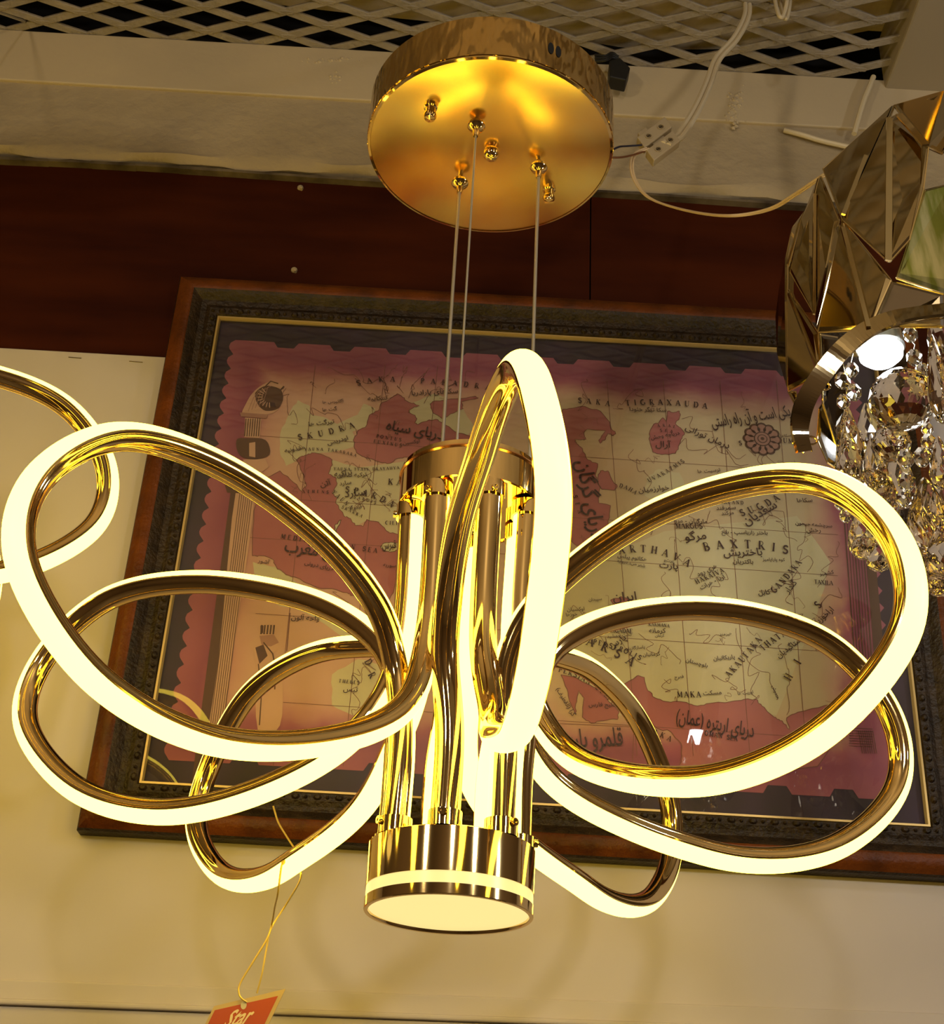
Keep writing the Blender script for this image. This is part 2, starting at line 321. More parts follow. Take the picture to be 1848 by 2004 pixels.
def along(step, off, fn):
    for (a,b) in (((XL+off,ZL+off),(XR-off,ZL+off)),((XL+off,ZH-off),(XR-off,ZH-off)),((XL+off,ZL+off),(XL+off,ZH-off)),((XR-off,ZL+off),(XR-off,ZH-off))):
        L=math.hypot(b[0]-a[0],b[1]-a[1]); n_=int(L/step); d=((b[0]-a[0])/L,(b[1]-a[1])/L)
        for i in range(n_): s_=(i+.5)*L/n_; fn(a[0]+d[0]*s_,a[1]+d[1]*s_,d)
def bead(x,z,d):
    n_=8
    for (da,rr,ra) in ((0,.0040,.0050),(.0115,.0024,.0022)):
        vs_=[(x+d[0]*da,YF-.0235,z+d[1]*da)]
        for lv,(hh,sc) in enumerate(((.0225,.55),(.0195,1.0),(.0180,1.08))):
            for j in range(n_):
                t=2*math.pi*j/n_; u=math.cos(t)*ra*sc; v=math.sin(t)*rr*sc
                vs_.append((x+d[0]*(u+da)-d[1]*v,YF-hh,z+d[1]*(u+da)+d[0]*v))
        q.add(vs_,[(0,1+j,1+(j+1)%n_) for j in range(n_)]+[(1+l_*n_+j,1+l_*n_+(j+1)%n_,1+(l_+1)*n_+(j+1)%n_,1+(l_+1)*n_+j) for l_ in range(2) for j in range(n_)])
along(.0245,.0535,bead)
q.build('carved_molding',FRAMED,pic,angle=25)
q=MB(); ringprof([(.0595,.0135),(.0600,.0160),(.0625,.0160),(.0640,.0100)],q); q.build('gold_liner',FRAMEG,pic,angle=20)
ix0,ix1,iz0,iz1=XL+.062,XR-.062,ZL+.062,ZH-.062
q=MB(); q.box((XL+.03,YF-.0065,ZL+.03),(XR-.03,YF-.0002,ZH-.03)); q.build('mat_board',MAT_,pic,smooth=False)
YM=YF-.0072
def mp(px,py): v=wp((px,py),Y=YM); return v.x,v.z
# paper with a saw-tooth left edge, battlement top and bottom, saw-tooth right edge
x0,z1m=mp(457,665); _,z0m=mp(700,1500); x1=ix1-.028; z0m=iz0+.030
edge=[]; 
xx=x0; zz=z1m; tooth=.0235
n_=int((z1m-z0m)/tooth)
left_pts=[]
for i in range(n_+1):
    z_=z1m-i*(z1m-z0m)/n_; left_pts.append((x0+.0030,z_+.0)); left_pts.append((x0-.0030,z_-.22*tooth)); left_pts.append((x0-.0045,z_-.45*tooth)); left_pts.append((x0-.0035,z_-.65*tooth))
left_pts=left_pts[:-3]
top=[]; k=0; x_=x0
while x_<x1-.07:
    w_=.055 if k else .068
    top+=[(x_,z1m),(x_+w_-.012,z1m),(x_+w_-.006,z1m-.009),(x_+w_+.016,z1m-.009)]; x_+=w_+.022; k+=1
top.append((x_,z1m)); 
right=[]
for i in range(n_+1):
    z_=z1m-.01-i*(z1m-z0m-.01)/n_; right+= [(x1-.004,z_),(x1+.006,z_-.5*tooth)]
right=right[:-1]
bot=[]; x_=x1-.004
while x_>x0+.08:
    bot+=[(x_-.010,z0m),(x_-.044,z0m),(x_-.050,z0m+.010),(x_-.072,z0m+.010),(x_-.078,z0m)]; x_-=.078
poly=top+right+bot+left_pts[::-1]
MAPM=mat('map_paper',(.3,.2,.1),.75)
n,l=nt(MAPM); b=n['Principled BSDF']; tc=n.new('ShaderNodeTexCoord'); sp=n.new('ShaderNodeSeparateXYZ'); l.new(tc.outputs['Object'],sp.inputs[0])
def M_(op,a,b_=None,c=None,clamp=False):
    k_=n.new('ShaderNodeMath'); k_.operation=op; k_.use_clamp=clamp
    for i,v in enumerate((a,b_,c)):
        if v is None: continue
        if isinstance(v,(int,float)): k_.inputs[i].default_value=v
        else: l.new(v,k_.inputs[i])
    return k_.outputs[0]
cx=(XL+XR)/2
no=n.new('ShaderNodeTexNoise'); no.inputs['Scale'].default_value=14; no.inputs['Detail'].default_value=4; l.new(tc.outputs['Object'],no.inputs[0])
dl=M_('SUBTRACT',sp.outputs[0],x0-cx); dr=M_('SUBTRACT',x1-cx,sp.outputs[0]); dt=M_('SUBTRACT',z1m-ZL,sp.outputs[2]); db=M_('SUBTRACT',sp.outputs[2],z0m-ZL)
dmin=M_('MINIMUM',M_('MINIMUM',dl,dr),M_('MINIMUM',dt,M_('MULTIPLY',db,.8))); dj=M_('ADD',dmin,M_('MULTIPLY',M_('SUBTRACT',no.outputs['Fac'],.5),.05))
er=n.new('ShaderNodeValToRGB'); e=er.color_ramp; e.elements[0].position=0; e.elements[0].color=(.34,.10,.12,1); e.elements[1].position=1; e.elements[1].color=(.55,.34,.20,1)
for pos,c in ((.24,(.26,.065,.095,1)),(.36,(.32,.09,.11,1)),(.58,(.48,.22,.16,1))): k_=e.elements.new(pos); k_.color=c
l.new(M_('MULTIPLY',dj,9.0,clamp=True),er.inputs[0])
gr_=n.new('ShaderNodeValToRGB'); e=gr_.color_ramp; e.elements[0].position=.30; e.elements[0].color=(.56,.34,.22,1); e.elements[1].position=.62; e.elements[1].color=(.52,.41,.23,1)
l.new(M_('ADD',M_('MULTIPLY',M_('ADD',sp.outputs[0],.45),1.05),M_('MULTIPLY',M_('SUBTRACT',no.outputs['Fac'],.5),.4)),gr_.inputs[0])
mx=n.new('ShaderNodeMix'); mx.data_type='RGBA'; l.new(M_('MULTIPLY',M_('SUBTRACT',dj,.045),22,clamp=True),mx.inputs[0]); l.new(er.outputs[0],mx.inputs[6]); l.new(gr_.outputs[0],mx.inputs[7]); l.new(mx.outputs[2],b.inputs['Base Color'])
MAPMATS=[MAPM,SEA,PALE,LINE,INK,SEPIA,SEPIAL,SEPIAM]
mp_=MB(); LAY=.00022
def flat(pts,layer,mi):          # pts in map metres
    y=YM-LAY*layer; mp_.add([(x,y,z) for x,z in pts],[tuple(range(len(pts)))],mi)
def stroke(pts,w,mi,layer=3):
    pts=[Vector((x,z)) for x,z in pts]; L=[];R_=[]
    for i,p in enumerate(pts):
        t=(pts[min(i+1,len(pts)-1)]-pts[max(i-1,0)]); t=t.normalized() if t.length>0 else Vector((1,0)); nn=Vector((-t.y,t.x))*w/2; L.append(p+nn); R_.append(p-nn)
    y=YM-LAY*layer; vs_=[(p.x,y,p.y) for p in L+R_]; k=len(pts); mp_.add(vs_,[(i,i+1,k+i+1,k+i) for i in range(k-1)],mi)
def rough(pts,amp=.0012,sub=4,closed=True):
    out=[]; k=len(pts)
    for i in range(k if closed else k-1):
        a=pts[i]; b_=pts[(i+1)%k]
        for j in range(sub):
            t=j/sub; f=0 if j==0 else amp; out.append((a[0]+(b_[0]-a[0])*t+random.uniform(-f,f),a[1]+(b_[1]-a[1])*t+random.uniform(-f,f)))
    if not closed: out.append(pts[-1])
    return out
flat(poly,0,0)
def region(pix,mi,layer=1,outline=True):
    p=rough([mp(*a) for a in pix]); flat(p,layer,mi)
    if outline: stroke(p+[p[0]],.0010,3,3)
EUR=[(549,848),(566,810),(583,783),(607,795),(611,812),(640,819),(660,830),(700,812),(712,790),(735,800),(722,835),(690,845),(700,872),(650,885),(610,887),(590,900),(560,912),(549,890)]
region(EUR,2,1,False)
region([(650,900),(700,915),(780,905),(840,900),(850,1000),(785,1050),(755,1038),(741,1022),(718,1017),(700,1030),(673,1010),(655,985),(648,965),(655,947),(640,928)],2,1,False)
region([(740,790),(790,795),(850,770),(900,790),(930,840),(900,860),(830,850),(800,820)],2,1,False)
region([(1265,935),(1290,918),(1330,925),(1345,960),(1300,985),(1262,970)],2,1,False)
region([(1110,1120),(1300,1040),(1560,1010),(1625,1100),(1600,1200),(1520,1400),(1200,1400),(1090,1300)],2,1,False)
region([(650,1320),(700,1290),(745,1300),(740,1390),(690,1400),(650,1380)],2,1,False)
region([(495,1100),(540,1110),(580,1140),(660,1190),(740,1290),(600,1200),(500,1170)],2,1,False)
region([(693,859),(702,842),(715,837),(723,813),(741,804),(745,791),(767,778),(777,771),(788,778),(799,787),(821,794),(803,802),(799,808),(812,813),(816,820),(812,828),(819,831),(829,826),(853,821),(866,828),(890,845),(925,855),(928,880),(860,890),(795,895),(780,897),(758,908),(738,903),(717,897),(702,889),(693,874)],1,2)
region([(842,791),(853,785),(892,781),(931,776),(936,780),(903,787),(907,800),(888,809),(866,820),(857,813),(847,807)],1,2)
region([(494,1088),(497,1000),(515,940),(548,922),(575,945),(590,962),(600,950),(592,925),(580,900),(592,893),(602,890),(613,887),(628,889),(650,900),(651,910),(643,928),(656,934),(660,947),(650,965),(660,975),(657,985),(673,1010),(686,1015),(695,1029),(711,1031),(718,1017),(741,1022),(755,1038),(764,1044),(785,1046),(778,1100),(770,1160),(752,1190),(735,1190),(715,1170),(690,1165),(684,1163),(660,1155),(620,1150),(575,1129),(557,1122),(541,1110),(534,1095),(513,1088)],1,2)
region([(745,1070),(752,1063),(770,1062),(788,1066),(780,1077),(762,1081),(752,1080)],2,3)
region([(655,1030),(664,1020),(668,1018),(660,1035),(657,1045)],2,3)
region([(1095,805),(1113,800),(1145,796),(1175,805),(1192,825),(1195,835),(1205,850),(1200,853),(1190,848),(1183,862),(1175,868),(1172,862),(1185,843),(1150,840),(1143,850),(1147,860),(1125,860),(1128,868),(1140,878),(1150,900),(1170,908),(1165,930),(1175,955),(1172,985),(1195,990),(1190,1020),(1196,1060),(1165,1085),(1135,1072),(1110,1055),(1085,1010),(1085,900)],1,2)
region([(1170,935),(1175,922),(1190,922),(1198,940),(1208,952),(1203,960),(1178,958),(1170,945)],1,2)
region([(1271,850),(1280,830),(1290,828),(1297,818),(1303,825),(1307,805),(1318,808),(1330,805),(1332,812),(1322,830),(1340,848),(1335,858),(1330,870),(1322,888),(1295,890),(1278,885),(1273,868)],1,2)
region([(1098,1321),(1130,1328),(1174,1349),(1212,1394),(1209,1408),(1181,1411),(1157,1416),(1140,1404),(1143,1366),(1133,1352),(1129,1373),(1126,1397),(1115,1373),(1110,1349)],1,2)
region([(1216,1345),(1247,1323),(1261,1326),(1268,1352),(1282,1366),(1302,1373),(1344,1375),(1365,1382),(1389,1377),(1451,1371),(1479,1368),(1491,1382),(1507,1397),(1521,1408),(1531,1411),(1545,1428),(1540,1405),(1562,1394),(1590,1387),(1640,1375),(1640,1440),(1600,1500),(1440,1515),(1330,1500),(1335,1480),(1333,1455),(1313,1432),(1285,1425),(1250,1400),(1225,1370)],1,2)
region([(1195,1175),(1215,1168),(1240,1175),(1235,1188),(1210,1192)],1,2)
# graticule
def line(a,b_,w=.0007,mi=3,layer=3): stroke([mp(*a),mp(*b_)],w,mi,layer)
for x_ in (605,742,845): line((x_+12,715),(x_-70,1500))
for x_ in (1192,1302,1413,1524): line((x_-4,745),(x_+55,1480))
for y_ in (865,985,1065,1215,1385): line((470 if y_<1200 else 500,y_-14),(1640,y_+62),.0006)
line((1088,1416),(1240,1423)); line((1241,1423),(1238,1490)); line((568,1200),(560,1290),.0012)
# rivers
def river(a,b_,amp=14,seg=9,w=.0006):
    p=[]; 
    for i in range(seg+1):
        t=i/seg; p.append((a[0]+(b_[0]-a[0])*t+random.uniform(-amp,amp)*(0<i<seg),a[1]+(b_[1]-a[1])*t+random.uniform(-amp,amp)*(0<i<seg)))
    pts=[mp(*u) for u in p]; pts=[(v.x,v.y) for v in spline([Vector((x,z,0)) for x,z in pts],4)]; stroke(rough(pts,.0004,2,False),w,3,3)
for a,b_ in [((560,760),(570,830)),((640,720),(760,775)),((690,720),(778,772)),((790,715),(790,770)),((840,720),(800,780)),((880,720),(860,780)),((930,730),(830,790)),((560,880),(610,980)),((600,800),(700,850)),((570,870),(600,900)),
 ((700,915),(760,1000)),((740,900),(700,1010)),((690,1000),(740,960)),((1150,745),(1140,800)),((1200,800),(1260,760)),((1335,820),(1465,910)),((1330,870),(1460,890)),((1465,880),(1520,910)),((1240,880),(1270,960)),((1390,1000),(1440,1080)),((1320,1060),(1370,1130)),
 ((1500,990),(1560,1060)),((1560,1030),(1580,1120)),((1480,1000),(1540,1040)),((1380,1180),(1420,1120)),((1300,1120),(1310,1190)),((1490,1160),(1560,1120)),((1560,1120),(1540,1180)),((1600,1150),(1640,1060)),((1590,1200),(1640,1150)),((1180,1210),(1260,1300)),((1250,1240),(1330,1300)),
 ((1350,1240),(1420,1250)),((1440,1230),(1520,1370)),((1530,1260),(1540,1400)),((1480,1260),(1470,1380)),((1400,1330),(1460,1350)),((1300,1330),(1320,1370)),((700,1310),(690,1400)),((735,1290),(690,1340)),((1120,1190),(1190,1270)),((1550,1200),(1600,1230)),((1100,1230),(1170,1200)),((660,1160),(700,1230))]: river(a,b_)
for _ in range(30):
    a=(random.uniform(1120,1640),random.uniform(790,1390)); river(a,(a[0]+random.uniform(-40,40),a[1]+random.uniform(-40,40)),8,6,.0004)
for _ in range(16):
    a=(random.uniform(560,780),random.uniform(740,1000)); river(a,(a[0]+random.uniform(-30,30),a[1]+random.uniform(-30,30)),7,6,.0005)
# column with bull capital and a guard relief at the left, rosette and column at the right, sepia
def pixpoly(pts,mi,layer=4):
    if len(pts)<6: flat([mp(*a) for a in pts],layer,mi); return
    v=[Vector((*mp(*a),0)) for a in pts]; k=len(v); v=v[-1:]+v+v[:2]; out=[]
    for i in range(1,k+1):
        a,b_,c,d=v[i-1:i+3] if i+3<=len(v) else (v[i-1],v[i],v[i+1],v[2])
        for j in range(4):
            t=j/4; p=.5*((2*b_)+(c-a)*t+(2*a-5*b_+4*c-d)*t*t+(3*b_-a-3*c+d)*t**3); out.append((p.x+random.uniform(-.0002,.0002),p.y+random.uniform(-.0002,.0002)))
    flat(out,layer,mi)
pixpoly([(452,960),(478,962),(432,1300),(398,1560),(372,1556)],5,4); pixpoly([(463,955),(500,960),(452,1300),(420,1520),(396,1516),(428,1290)],6,5)
for i in range(7): stroke([mp(470+i*4.2,965),mp(402+i*4.2,1500)],.0008,5,6)
pixpoly([(440,950),(510,955),(505,968),(445,965)],5,6)
pixpoly([(476,812),(482,790),(500,764),(528,748),(552,756),(552,785),(540,806),(516,812)],6,4); pixpoly([(500,770),(520,756),(548,762),(554,780),(545,800),(520,805),(505,792)],5,5); pixpoly([(515,786),(538,789),(541,798),(530,796)],4,6); pixpoly([(470,808),(525,812),(522,820),(472,816)],7,6)
pixpoly([(480,818),(512,820),(508,858),(478,856)],6,4)
for i in range(7): stroke([mp(482+i*4.5,820),mp(479+i*4.5,855)],.0012,5,6)
pixpoly([(463,862),(485,858),(520,862),(528,890),(500,900),(470,892)],5,5); pixpoly([(488,868),(500,866),(500,896),(488,894)],6,6); pixpoly([(476,900),(520,898),(526,915),(505,930),(480,920)],6,5)
pixpoly([(508,1224),(540,1224),(542,1246),(546,1270),(528,1285),(552,1320),(548,1420),(505,1430),(500,1290),(488,1262),(506,1244)],6,4)
pixpoly([(510,1225),(516,1225),(515,1240),(510,1240)],5,5)
for i in range(5): stroke([mp(513+i*6,1224),mp(511+i*6,1242)],.002,5,6)
pixpoly([(508,1245),(536,1242),(546,1258),(530,1266),(512,1262)],7,5); pixpoly([(500,1268),(516,1262),(524,1284),(508,1300)],5,5); stroke([mp(516,1258),mp(534,1280),mp(540,1310),mp(538,1350)],.0016,5,6); stroke([mp(506,1300),mp(512,1360),mp(508,1420)],.0014,5,6); stroke([mp(546,1290),mp(558,1284),mp(565,1276)],.004,6,6)
cx_,cz_=mp(1492,860)
def disc(r,mi,layer,x=cx_,z=cz_,n_=24,sx=1,rot=0,dx=0):
    flat([(x+math.cos(rot)*(dx+r*sx*math.cos(t))-math.sin(rot)*r*math.sin(t),z+math.sin(rot)*(dx+r*sx*math.cos(t))+math.cos(rot)*r*math.sin(t)) for t in [2*math.pi*j/n_ for j in range(n_)]],layer,mi)
for i in range(12):
    disc(.0078,5,4,rot=i*math.pi/6,dx=.0175,sx=1.15,n_=14); disc(.0060,7,5,rot=i*math.pi/6,dx=.0165,sx=1.15,n_=14); stroke([(cx_+math.cos((i+.5)*math.pi/6)*r_,cz_+math.sin((i+.5)*math.pi/6)*r_) for r_ in (.010,.022)],.0012,5,6)
for k_ in range(9):
    a_=2.2+k_*.32; stroke([mp(527+22*math.cos(a_)*f_,778-20*math.sin(a_)*f_) for f_ in (.55,.8,1.05)],.0011,6,7)
for k_ in range(5): stroke([mp(486+k_*7,806-k_*3),mp(496+k_*7,780-k_*5),mp(508+k_*6,764-k_*2)],.0007,7,6)
stroke([mp(520,757),mp(530,747),mp(545,752)],.0016,5,7); stroke([mp(549,765),mp(556,757)],.0018,5,7)
disc(.0115,5,6); disc(.0100,7,7); disc(.0068,5,8); disc(.0055,7,9); disc(.0025,5,10)
for i in range(9): stroke([mp(1650+i*5.5,985),mp(1676+i*5.5,1330)],.0010+.0006*(i%3==0),5,4)
pixpoly([(1686,1000),(1705,1000),(1735,1330),(1716,1330)],5,3)
for i in range(8): stroke([mp(1590+i*4,1250),mp(1598+i*4,1275)],.0007,5,4)
for i in range(8): stroke([mp(1680+i*4,1430),mp(1688+i*4,1475)],.0007,5,4); stroke([mp(1662,1425+i*5),mp(1708,1427+i*5)],.0005,5,4)
mo=mp_.build('map_print',MAPMATS,pic,smooth=False)

# engraved roman capitals: strokes per letter on a unit-high body ('T' thick, 't' thin)
def arc(cx,cy,rx,ry,a0,a1,n_=10): return [(cx+rx*math.cos(math.radians(a0+(a1-a0)*i/n_)),cy+ry*math.sin(math.radians(a0+(a1-a0)*i/n_))) for i in range(n_+1)]
G={'A':(.8,['t',(0.08,0),(.38,1)],['T',(.38,1),(.70,0)],['t',(.2,.33),(.58,.33)],['s',.08,0],['s',.70,0]),
'B':(.7,['T',(.18,0),(.18,1)],['t']+[(.18,1)]+arc(.36,.76,.20,.24,90,-90)+[(.18,.52)],['T']+arc(.38,.26,.24,.26,90,-90),['t',(.1,0),(.38,0)],['t',(.1,1),(.38,1)]),
'C':(.75,['T']+arc(.42,.5,.34,.48,70,290),['t',(.7,.72),(.7,.98)]),
'D':(.8,['T',(.18,0),(.18,1)],['T']+arc(.34,.5,.36,.5,80,-80),['t',(.06,1),(.4,1)],['t',(.06,0),(.4,0)]),
'E':(.65,['T',(.16,0),(.16,1)],['t',(.06,1),(.56,1),(.56,.82)],['t',(.16,.52),(.46,.52)],['t',(.06,0),(.58,0),(.58,.2)]),
'F':(.62,['T',(.16,0),(.16,1)],['t',(.06,1),(.56,1),(.56,.82)],['t',(.16,.52),(.44,.52)],['s',.16,0]),
'G':(.82,['T']+arc(.42,.5,.34,.48,65,300),['T',(.68,.08),(.68,.42)],['t',(.54,.42),(.78,.42)]),
'H':(.85,['T',(.18,0),(.18,1)],['T',(.66,0),(.66,1)],['t',(.18,.5),(.66,.5)],['s',.18,0],['s',.66,0],['s',.18,1],['s',.66,1]),
'I':(.4,['T',(.2,0),(.2,1)],['s',.2,0],['s',.2,1]),
'K':(.8,['T',(.18,0),(.18,1)],['t',(.18,.42),(.62,1)],['T',(.34,.58),(.66,0)],['s',.18,0],['s',.18,1],['s',.66,0],['s',.62,1]),
'L':(.62,['T',(.16,0),(.16,1)],['t',(.06,0),(.58,0),(.58,.24)],['s',.16,1]),
'M':(.95,['t',(.16,0),(.16,1)],['T',(.16,1),(.46,.1)],['t',(.46,.1),(.76,1)],['T',(.78,0),(.78,1)],['s',.16,0],['s',.78,0]),
'N':(.85,['t',(.16,0),(.16,1)],['T',(.16,1),(.68,0)],['t',(.68,0),(.68,1)],['s',.16,0],['s',.68,1]),
'O':(.82,['T']+arc(.4,.5,.34,.48,0,360,18)),
'P':(.66,['T',(.18,0),(.18,1)],['T']+arc(.34,.74,.22,.25,80,-90),['t',(.08,1),(.36,1)],['s',.18,0]),
'R':(.75,['T',(.18,0),(.18,1)],['t']+arc(.34,.75,.22,.24,90,-90),['T',(.34,.5),(.66,0)],['t',(.08,1),(.36,1)],['s',.18,0],['s',.68,0]),
'S':(.62,['T']+arc(.32,.74,.22,.24,40,215,8)+arc(.32,.26,.24,.25,70,-140,9),['t',(.52,.78),(.52,.98)],['t',(.1,.02),(.1,.24)]),
'T':(.72,['T',(.36,0),(.36,1)],['t',(.06,.8),(.06,1),(.66,1),(.66,.8)],['s',.36,0]),
'U':(.8,['T',(.18,1),(.18,.3)]+arc(.4,.3,.22,.3,190,270,5),['t']+arc(.4,.3,.24,.3,270,360,5)+[(.64,1)],['s',.18,1],['s',.64,1]),
'V':(.78,['T',(.1,1),(.4,0)],['t',(.4,0),(.68,1)],['s',.1,1],['s',.68,1]),
'X':(.78,['T',(.1,1),(.66,0)],['t',(.1,0),(.64,1)],['s',.1,0],['s',.66,0],['s',.1,1],['s',.64,1]),
'Y':(.75,['T',(.1,1),(.38,.48),(.38,0)],['t',(.38,.48),(.64,1)],['s',.38,0],['s',.1,1],['s',.64,1]),
'Z':(.7,['t',(.1,.8),(.1,1),(.6,1)],['T',(.6,1),(.1,0)],['t',(.1,0),(.62,0),(.62,.2)])}
lt=MB()
def lstroke(pts,w,col):
    k=len(pts); L=[];R_=[]
    for i,p in enumerate(pts):
        t=pts[min(i+1,k-1)]-pts[max(i-1,0)]; t=t.normalized() if t.length>0 else Vector((1,0)); nn=Vector((-t.y,t.x))*w/2; L.append(p+nn); R_.append(p-nn)
    y=YM-LAY*12; lt.add([(p.x,y,p.y) for p in L+R_],[(i,i+1,k+i+1,k+i) for i in range(k-1)])
def rtext(s_,a,b_,cap,bow=0):
    """letters spread evenly from spot a to spot b (left edges / right edge of the words on the map), bowed upwards by bow"""
    A=Vector(mp(*a)); B=Vector(mp(*b_)); H=cap*.00072; d=B-A; L=d.length; T=d.normalized(); Nn=Vector((-T.y,T.x)); bow*=.00072
    ws=[(G[c][0] if c in G else .6)*H for c in s_]; gap=(L-sum(ws))/max(len(s_)-1,1); pos=0
    for c,w in zip(s_,ws):
        u=(pos+w/2)/L; off=4*bow*u*(1-u); sl=4*bow*(1-2*u)/L; t=(T+Nn*sl).normalized(); nn=Vector((-t.y,t.x)); O=A+T*(pos+w/2)+Nn*off-t*w/2
        if c in G:
            for st in G[c][1:]:
                if st[0]=='s': p=[Vector((st[1]-.13,st[2])),Vector((st[1]+.13,st[2]))]; wd_=.07
                else: p=[Vector(x) for x in st[1:]]; wd_=.19 if st[0]=='T' else .075
                lstroke([O+t*(x.x*H)+nn*(x.y*H) for x in p],wd_*H,0)
        pos+=w+gap
for a in [("SAKA",(700,757),(773,749),11,4),("PARADRAYA",(823,752),(1000,774),11,5),("SKUDRA",(584,863),(695,838),12,-3),("YAUNA TAKABARA",(596,884),(697,896),6,5),("PONTUS",(736,858),(785,866),7,0),("EUXINUS",(731,868),(786,877),7,0),
 ("YAUNA TYAIY DRAYAHYA",(653,922),(782,920),6,-2),("KATPATUKA",(759,950),(900,970),12,3),("SPARDA",(675,965),(767,995),12,6),("SARDIS",(692,977),(735,989),6,1),("ATHENS",(592,967),(643,968),6,1),("YAUNA",(649,966),(686,999),8,0),("SKARKA",(668,996),(708,1015),6,0),("CILICIA",(754,1028),(800,1030),7,0),
 ("MEDITERRANEAN SEA",(549,1055),(738,1084),9,0),("THEBES",(663,1337),(703,1341),6,0),("D",(713,1296),(722,1310),12,0),("R",(720,1322),(730,1338),12,0),("SAKA",(1131,790),(1193,797),11,1),("TIGRAXAUDA",(1225,796),(1384,802),12,5),("ARAL",(1287,838),(1321,840),6,2),("SEA",(1292,847),(1316,849),6,1),
 ("UVARAZMIS",(1270,946),(1340,906),8,-2),("DAHA",(1211,955),(1243,970),8,2),("SEA",(1121,972),(1132,1007),8,0),("S",(1446,873),(1453,873),9,0),("UM",(1532,868),(1552,870),10,0),("SAMARCAND",(1384,986),(1455,989),7,0),("SUGDA",(1451,1012),(1527,979),13,-3),("MARGUS",(1322,1036),(1375,1036),10,0),
 ("PARTHAVA",(1192,1092),(1347,1112),14,19),("BAXTRIS",(1378,1080),(1541,1086),16,9),("HARAIVA",(1363,1145),(1418,1121),9,0),("GANDARA",(1516,1163),(1569,1103),11,-1),("TAXILA",(1593,1144),(1630,1147),8,0),("S",(1602,1193),(1614,1183),13,0),("KARMANA",(1269,1227),(1310,1230),6,1),("PASARGADAE",(1170,1238),(1238,1241),8,0),
 ("PERSEPOLIS",(1160,1262),(1252,1294),9,4),("PARSA",(1120,1255),(1236,1306),16,5),("PERSIAN GULF",(1092,1316),(1193,1374),9,8),("MAKA",(1325,1366),(1372,1366),10,0),("AKAUFAKA",(1427,1328),(1491,1254),11,-1),("THATAGUS",(1493,1276),(1570,1226),11,2),("HI",(1546,1335),(1568,1298),13,0),("MAKA",(1262,1430),(1312,1453),9,0),("OMAN SEA",(1378,1440),(1443,1452),8,0)]: rtext(*a)
# Persian names, joined letter forms set right to left
AR={'ا':('\uFE8D','\uFE8E'),'آ':('\uFE81','\uFE82'),'ب':('\uFE8F','\uFE90','\uFE91','\uFE92'),'پ':('\uFB56','\uFB57','\uFB58','\uFB59'),'ت':('\uFE95','\uFE96','\uFE97','\uFE98'),'ج':('\uFE9D','\uFE9E','\uFE9F','\uFEA0'),'چ':('\uFB7A','\uFB7B','\uFB7C','\uFB7D'),'ح':('\uFEA1','\uFEA2','\uFEA3','\uFEA4'),'خ':('\uFEA5','\uFEA6','\uFEA7','\uFEA8'),
'د':('\uFEA9','\uFEAA'),'ر':('\uFEAD','\uFEAE'),'ز':('\uFEAF','\uFEB0'),'س':('\uFEB1','\uFEB2','\uFEB3','\uFEB4'),'ش':('\uFEB5','\uFEB6','\uFEB7','\uFEB8'),'ط':('\uFEC1','\uFEC2','\uFEC3','\uFEC4'),'ع':('\uFEC9','\uFECA','\uFECB','\uFECC'),'غ':('\uFECD','\uFECE','\uFECF','\uFED0'),'ف':('\uFED1','\uFED2','\uFED3','\uFED4'),'ق':('\uFED5','\uFED6','\uFED7','\uFED8'),
'ک':('\uFB8E','\uFB8F','\uFB90','\uFB91'),'گ':('\uFB92','\uFB93','\uFB94','\uFB95'),'ل':('\uFEDD','\uFEDE','\uFEDF','\uFEE0'),'م':('\uFEE1','\uFEE2','\uFEE3','\uFEE4'),'ن':('\uFEE5','\uFEE6','\uFEE7','\uFEE8'),'و':('\uFEED','\uFEEE'),'ه':('\uFEE9','\uFEEA','\uFEEB','\uFEEC'),'ی':('\uFBFC','\uFBFD','\uFBFE','\uFBFF'),'ئ':('\uFE89','\uFE8A','\uFE8B','\uFE8C')}
def shape(s_):
    out=[]
    for i,c in enumerate(s_):
        if c not in AR: out.append({'(':')',')':'('}.get(c,c)); continue
        pr=i>0 and s_[i-1] in AR and len(AR[s_[i-1]])==4; nx=i<len(s_)-1 and s_[i+1] in AR and len(AR[c])==4
        f=AR[c]; out.append(f[3] if pr and nx else f[1] if pr else f[2] if nx else f[0])
    return ''.join(out[::-1])
def font_mesh(body, shear=0, offset=0):
    c=bpy.data.curves.new('t','FONT'); c.body=body; c.resolution_u=2; c.shear=shear; c.offset=offset; o=bpy.data.objects.new('t',c); COL.objects.link(o); bpy.context.view_layer.update()
    me=o.to_mesh(); v=[(p.co.x,p.co.y) for p in me.vertices]; f=[tuple(p.vertices) for p in me.polygons]; o.to_mesh_clear(); bpy.data.objects.remove(o); bpy.data.curves.remove(c); return v,f
def atext(s_,a,b_,hpx=None,yo=0):
    """fit between the left spot a and the right spot b"""
    v,f=font_mesh(shape(s_),0,.012)
    if not v: return
    A=Vector(mp(*a)); B=Vector(mp(*b_)); x0_=min(p[0] for p in v); x1_=max(p[0] for p in v); T=(B-A).normalized(); N_=Vector((-T.y,T.x)); k_=(B-A).length/(x1_-x0_); ky=k_ if hpx is None else hpx*.00072
    y=YM-LAY*12; lt.add([((A+T*((p[0]-x0_)*k_)+N_*(p[1]*ky)).x,y,(A+T*((p[0]-x0_)*k_)+N_*(p[1]*ky)).y) for p in v],f)
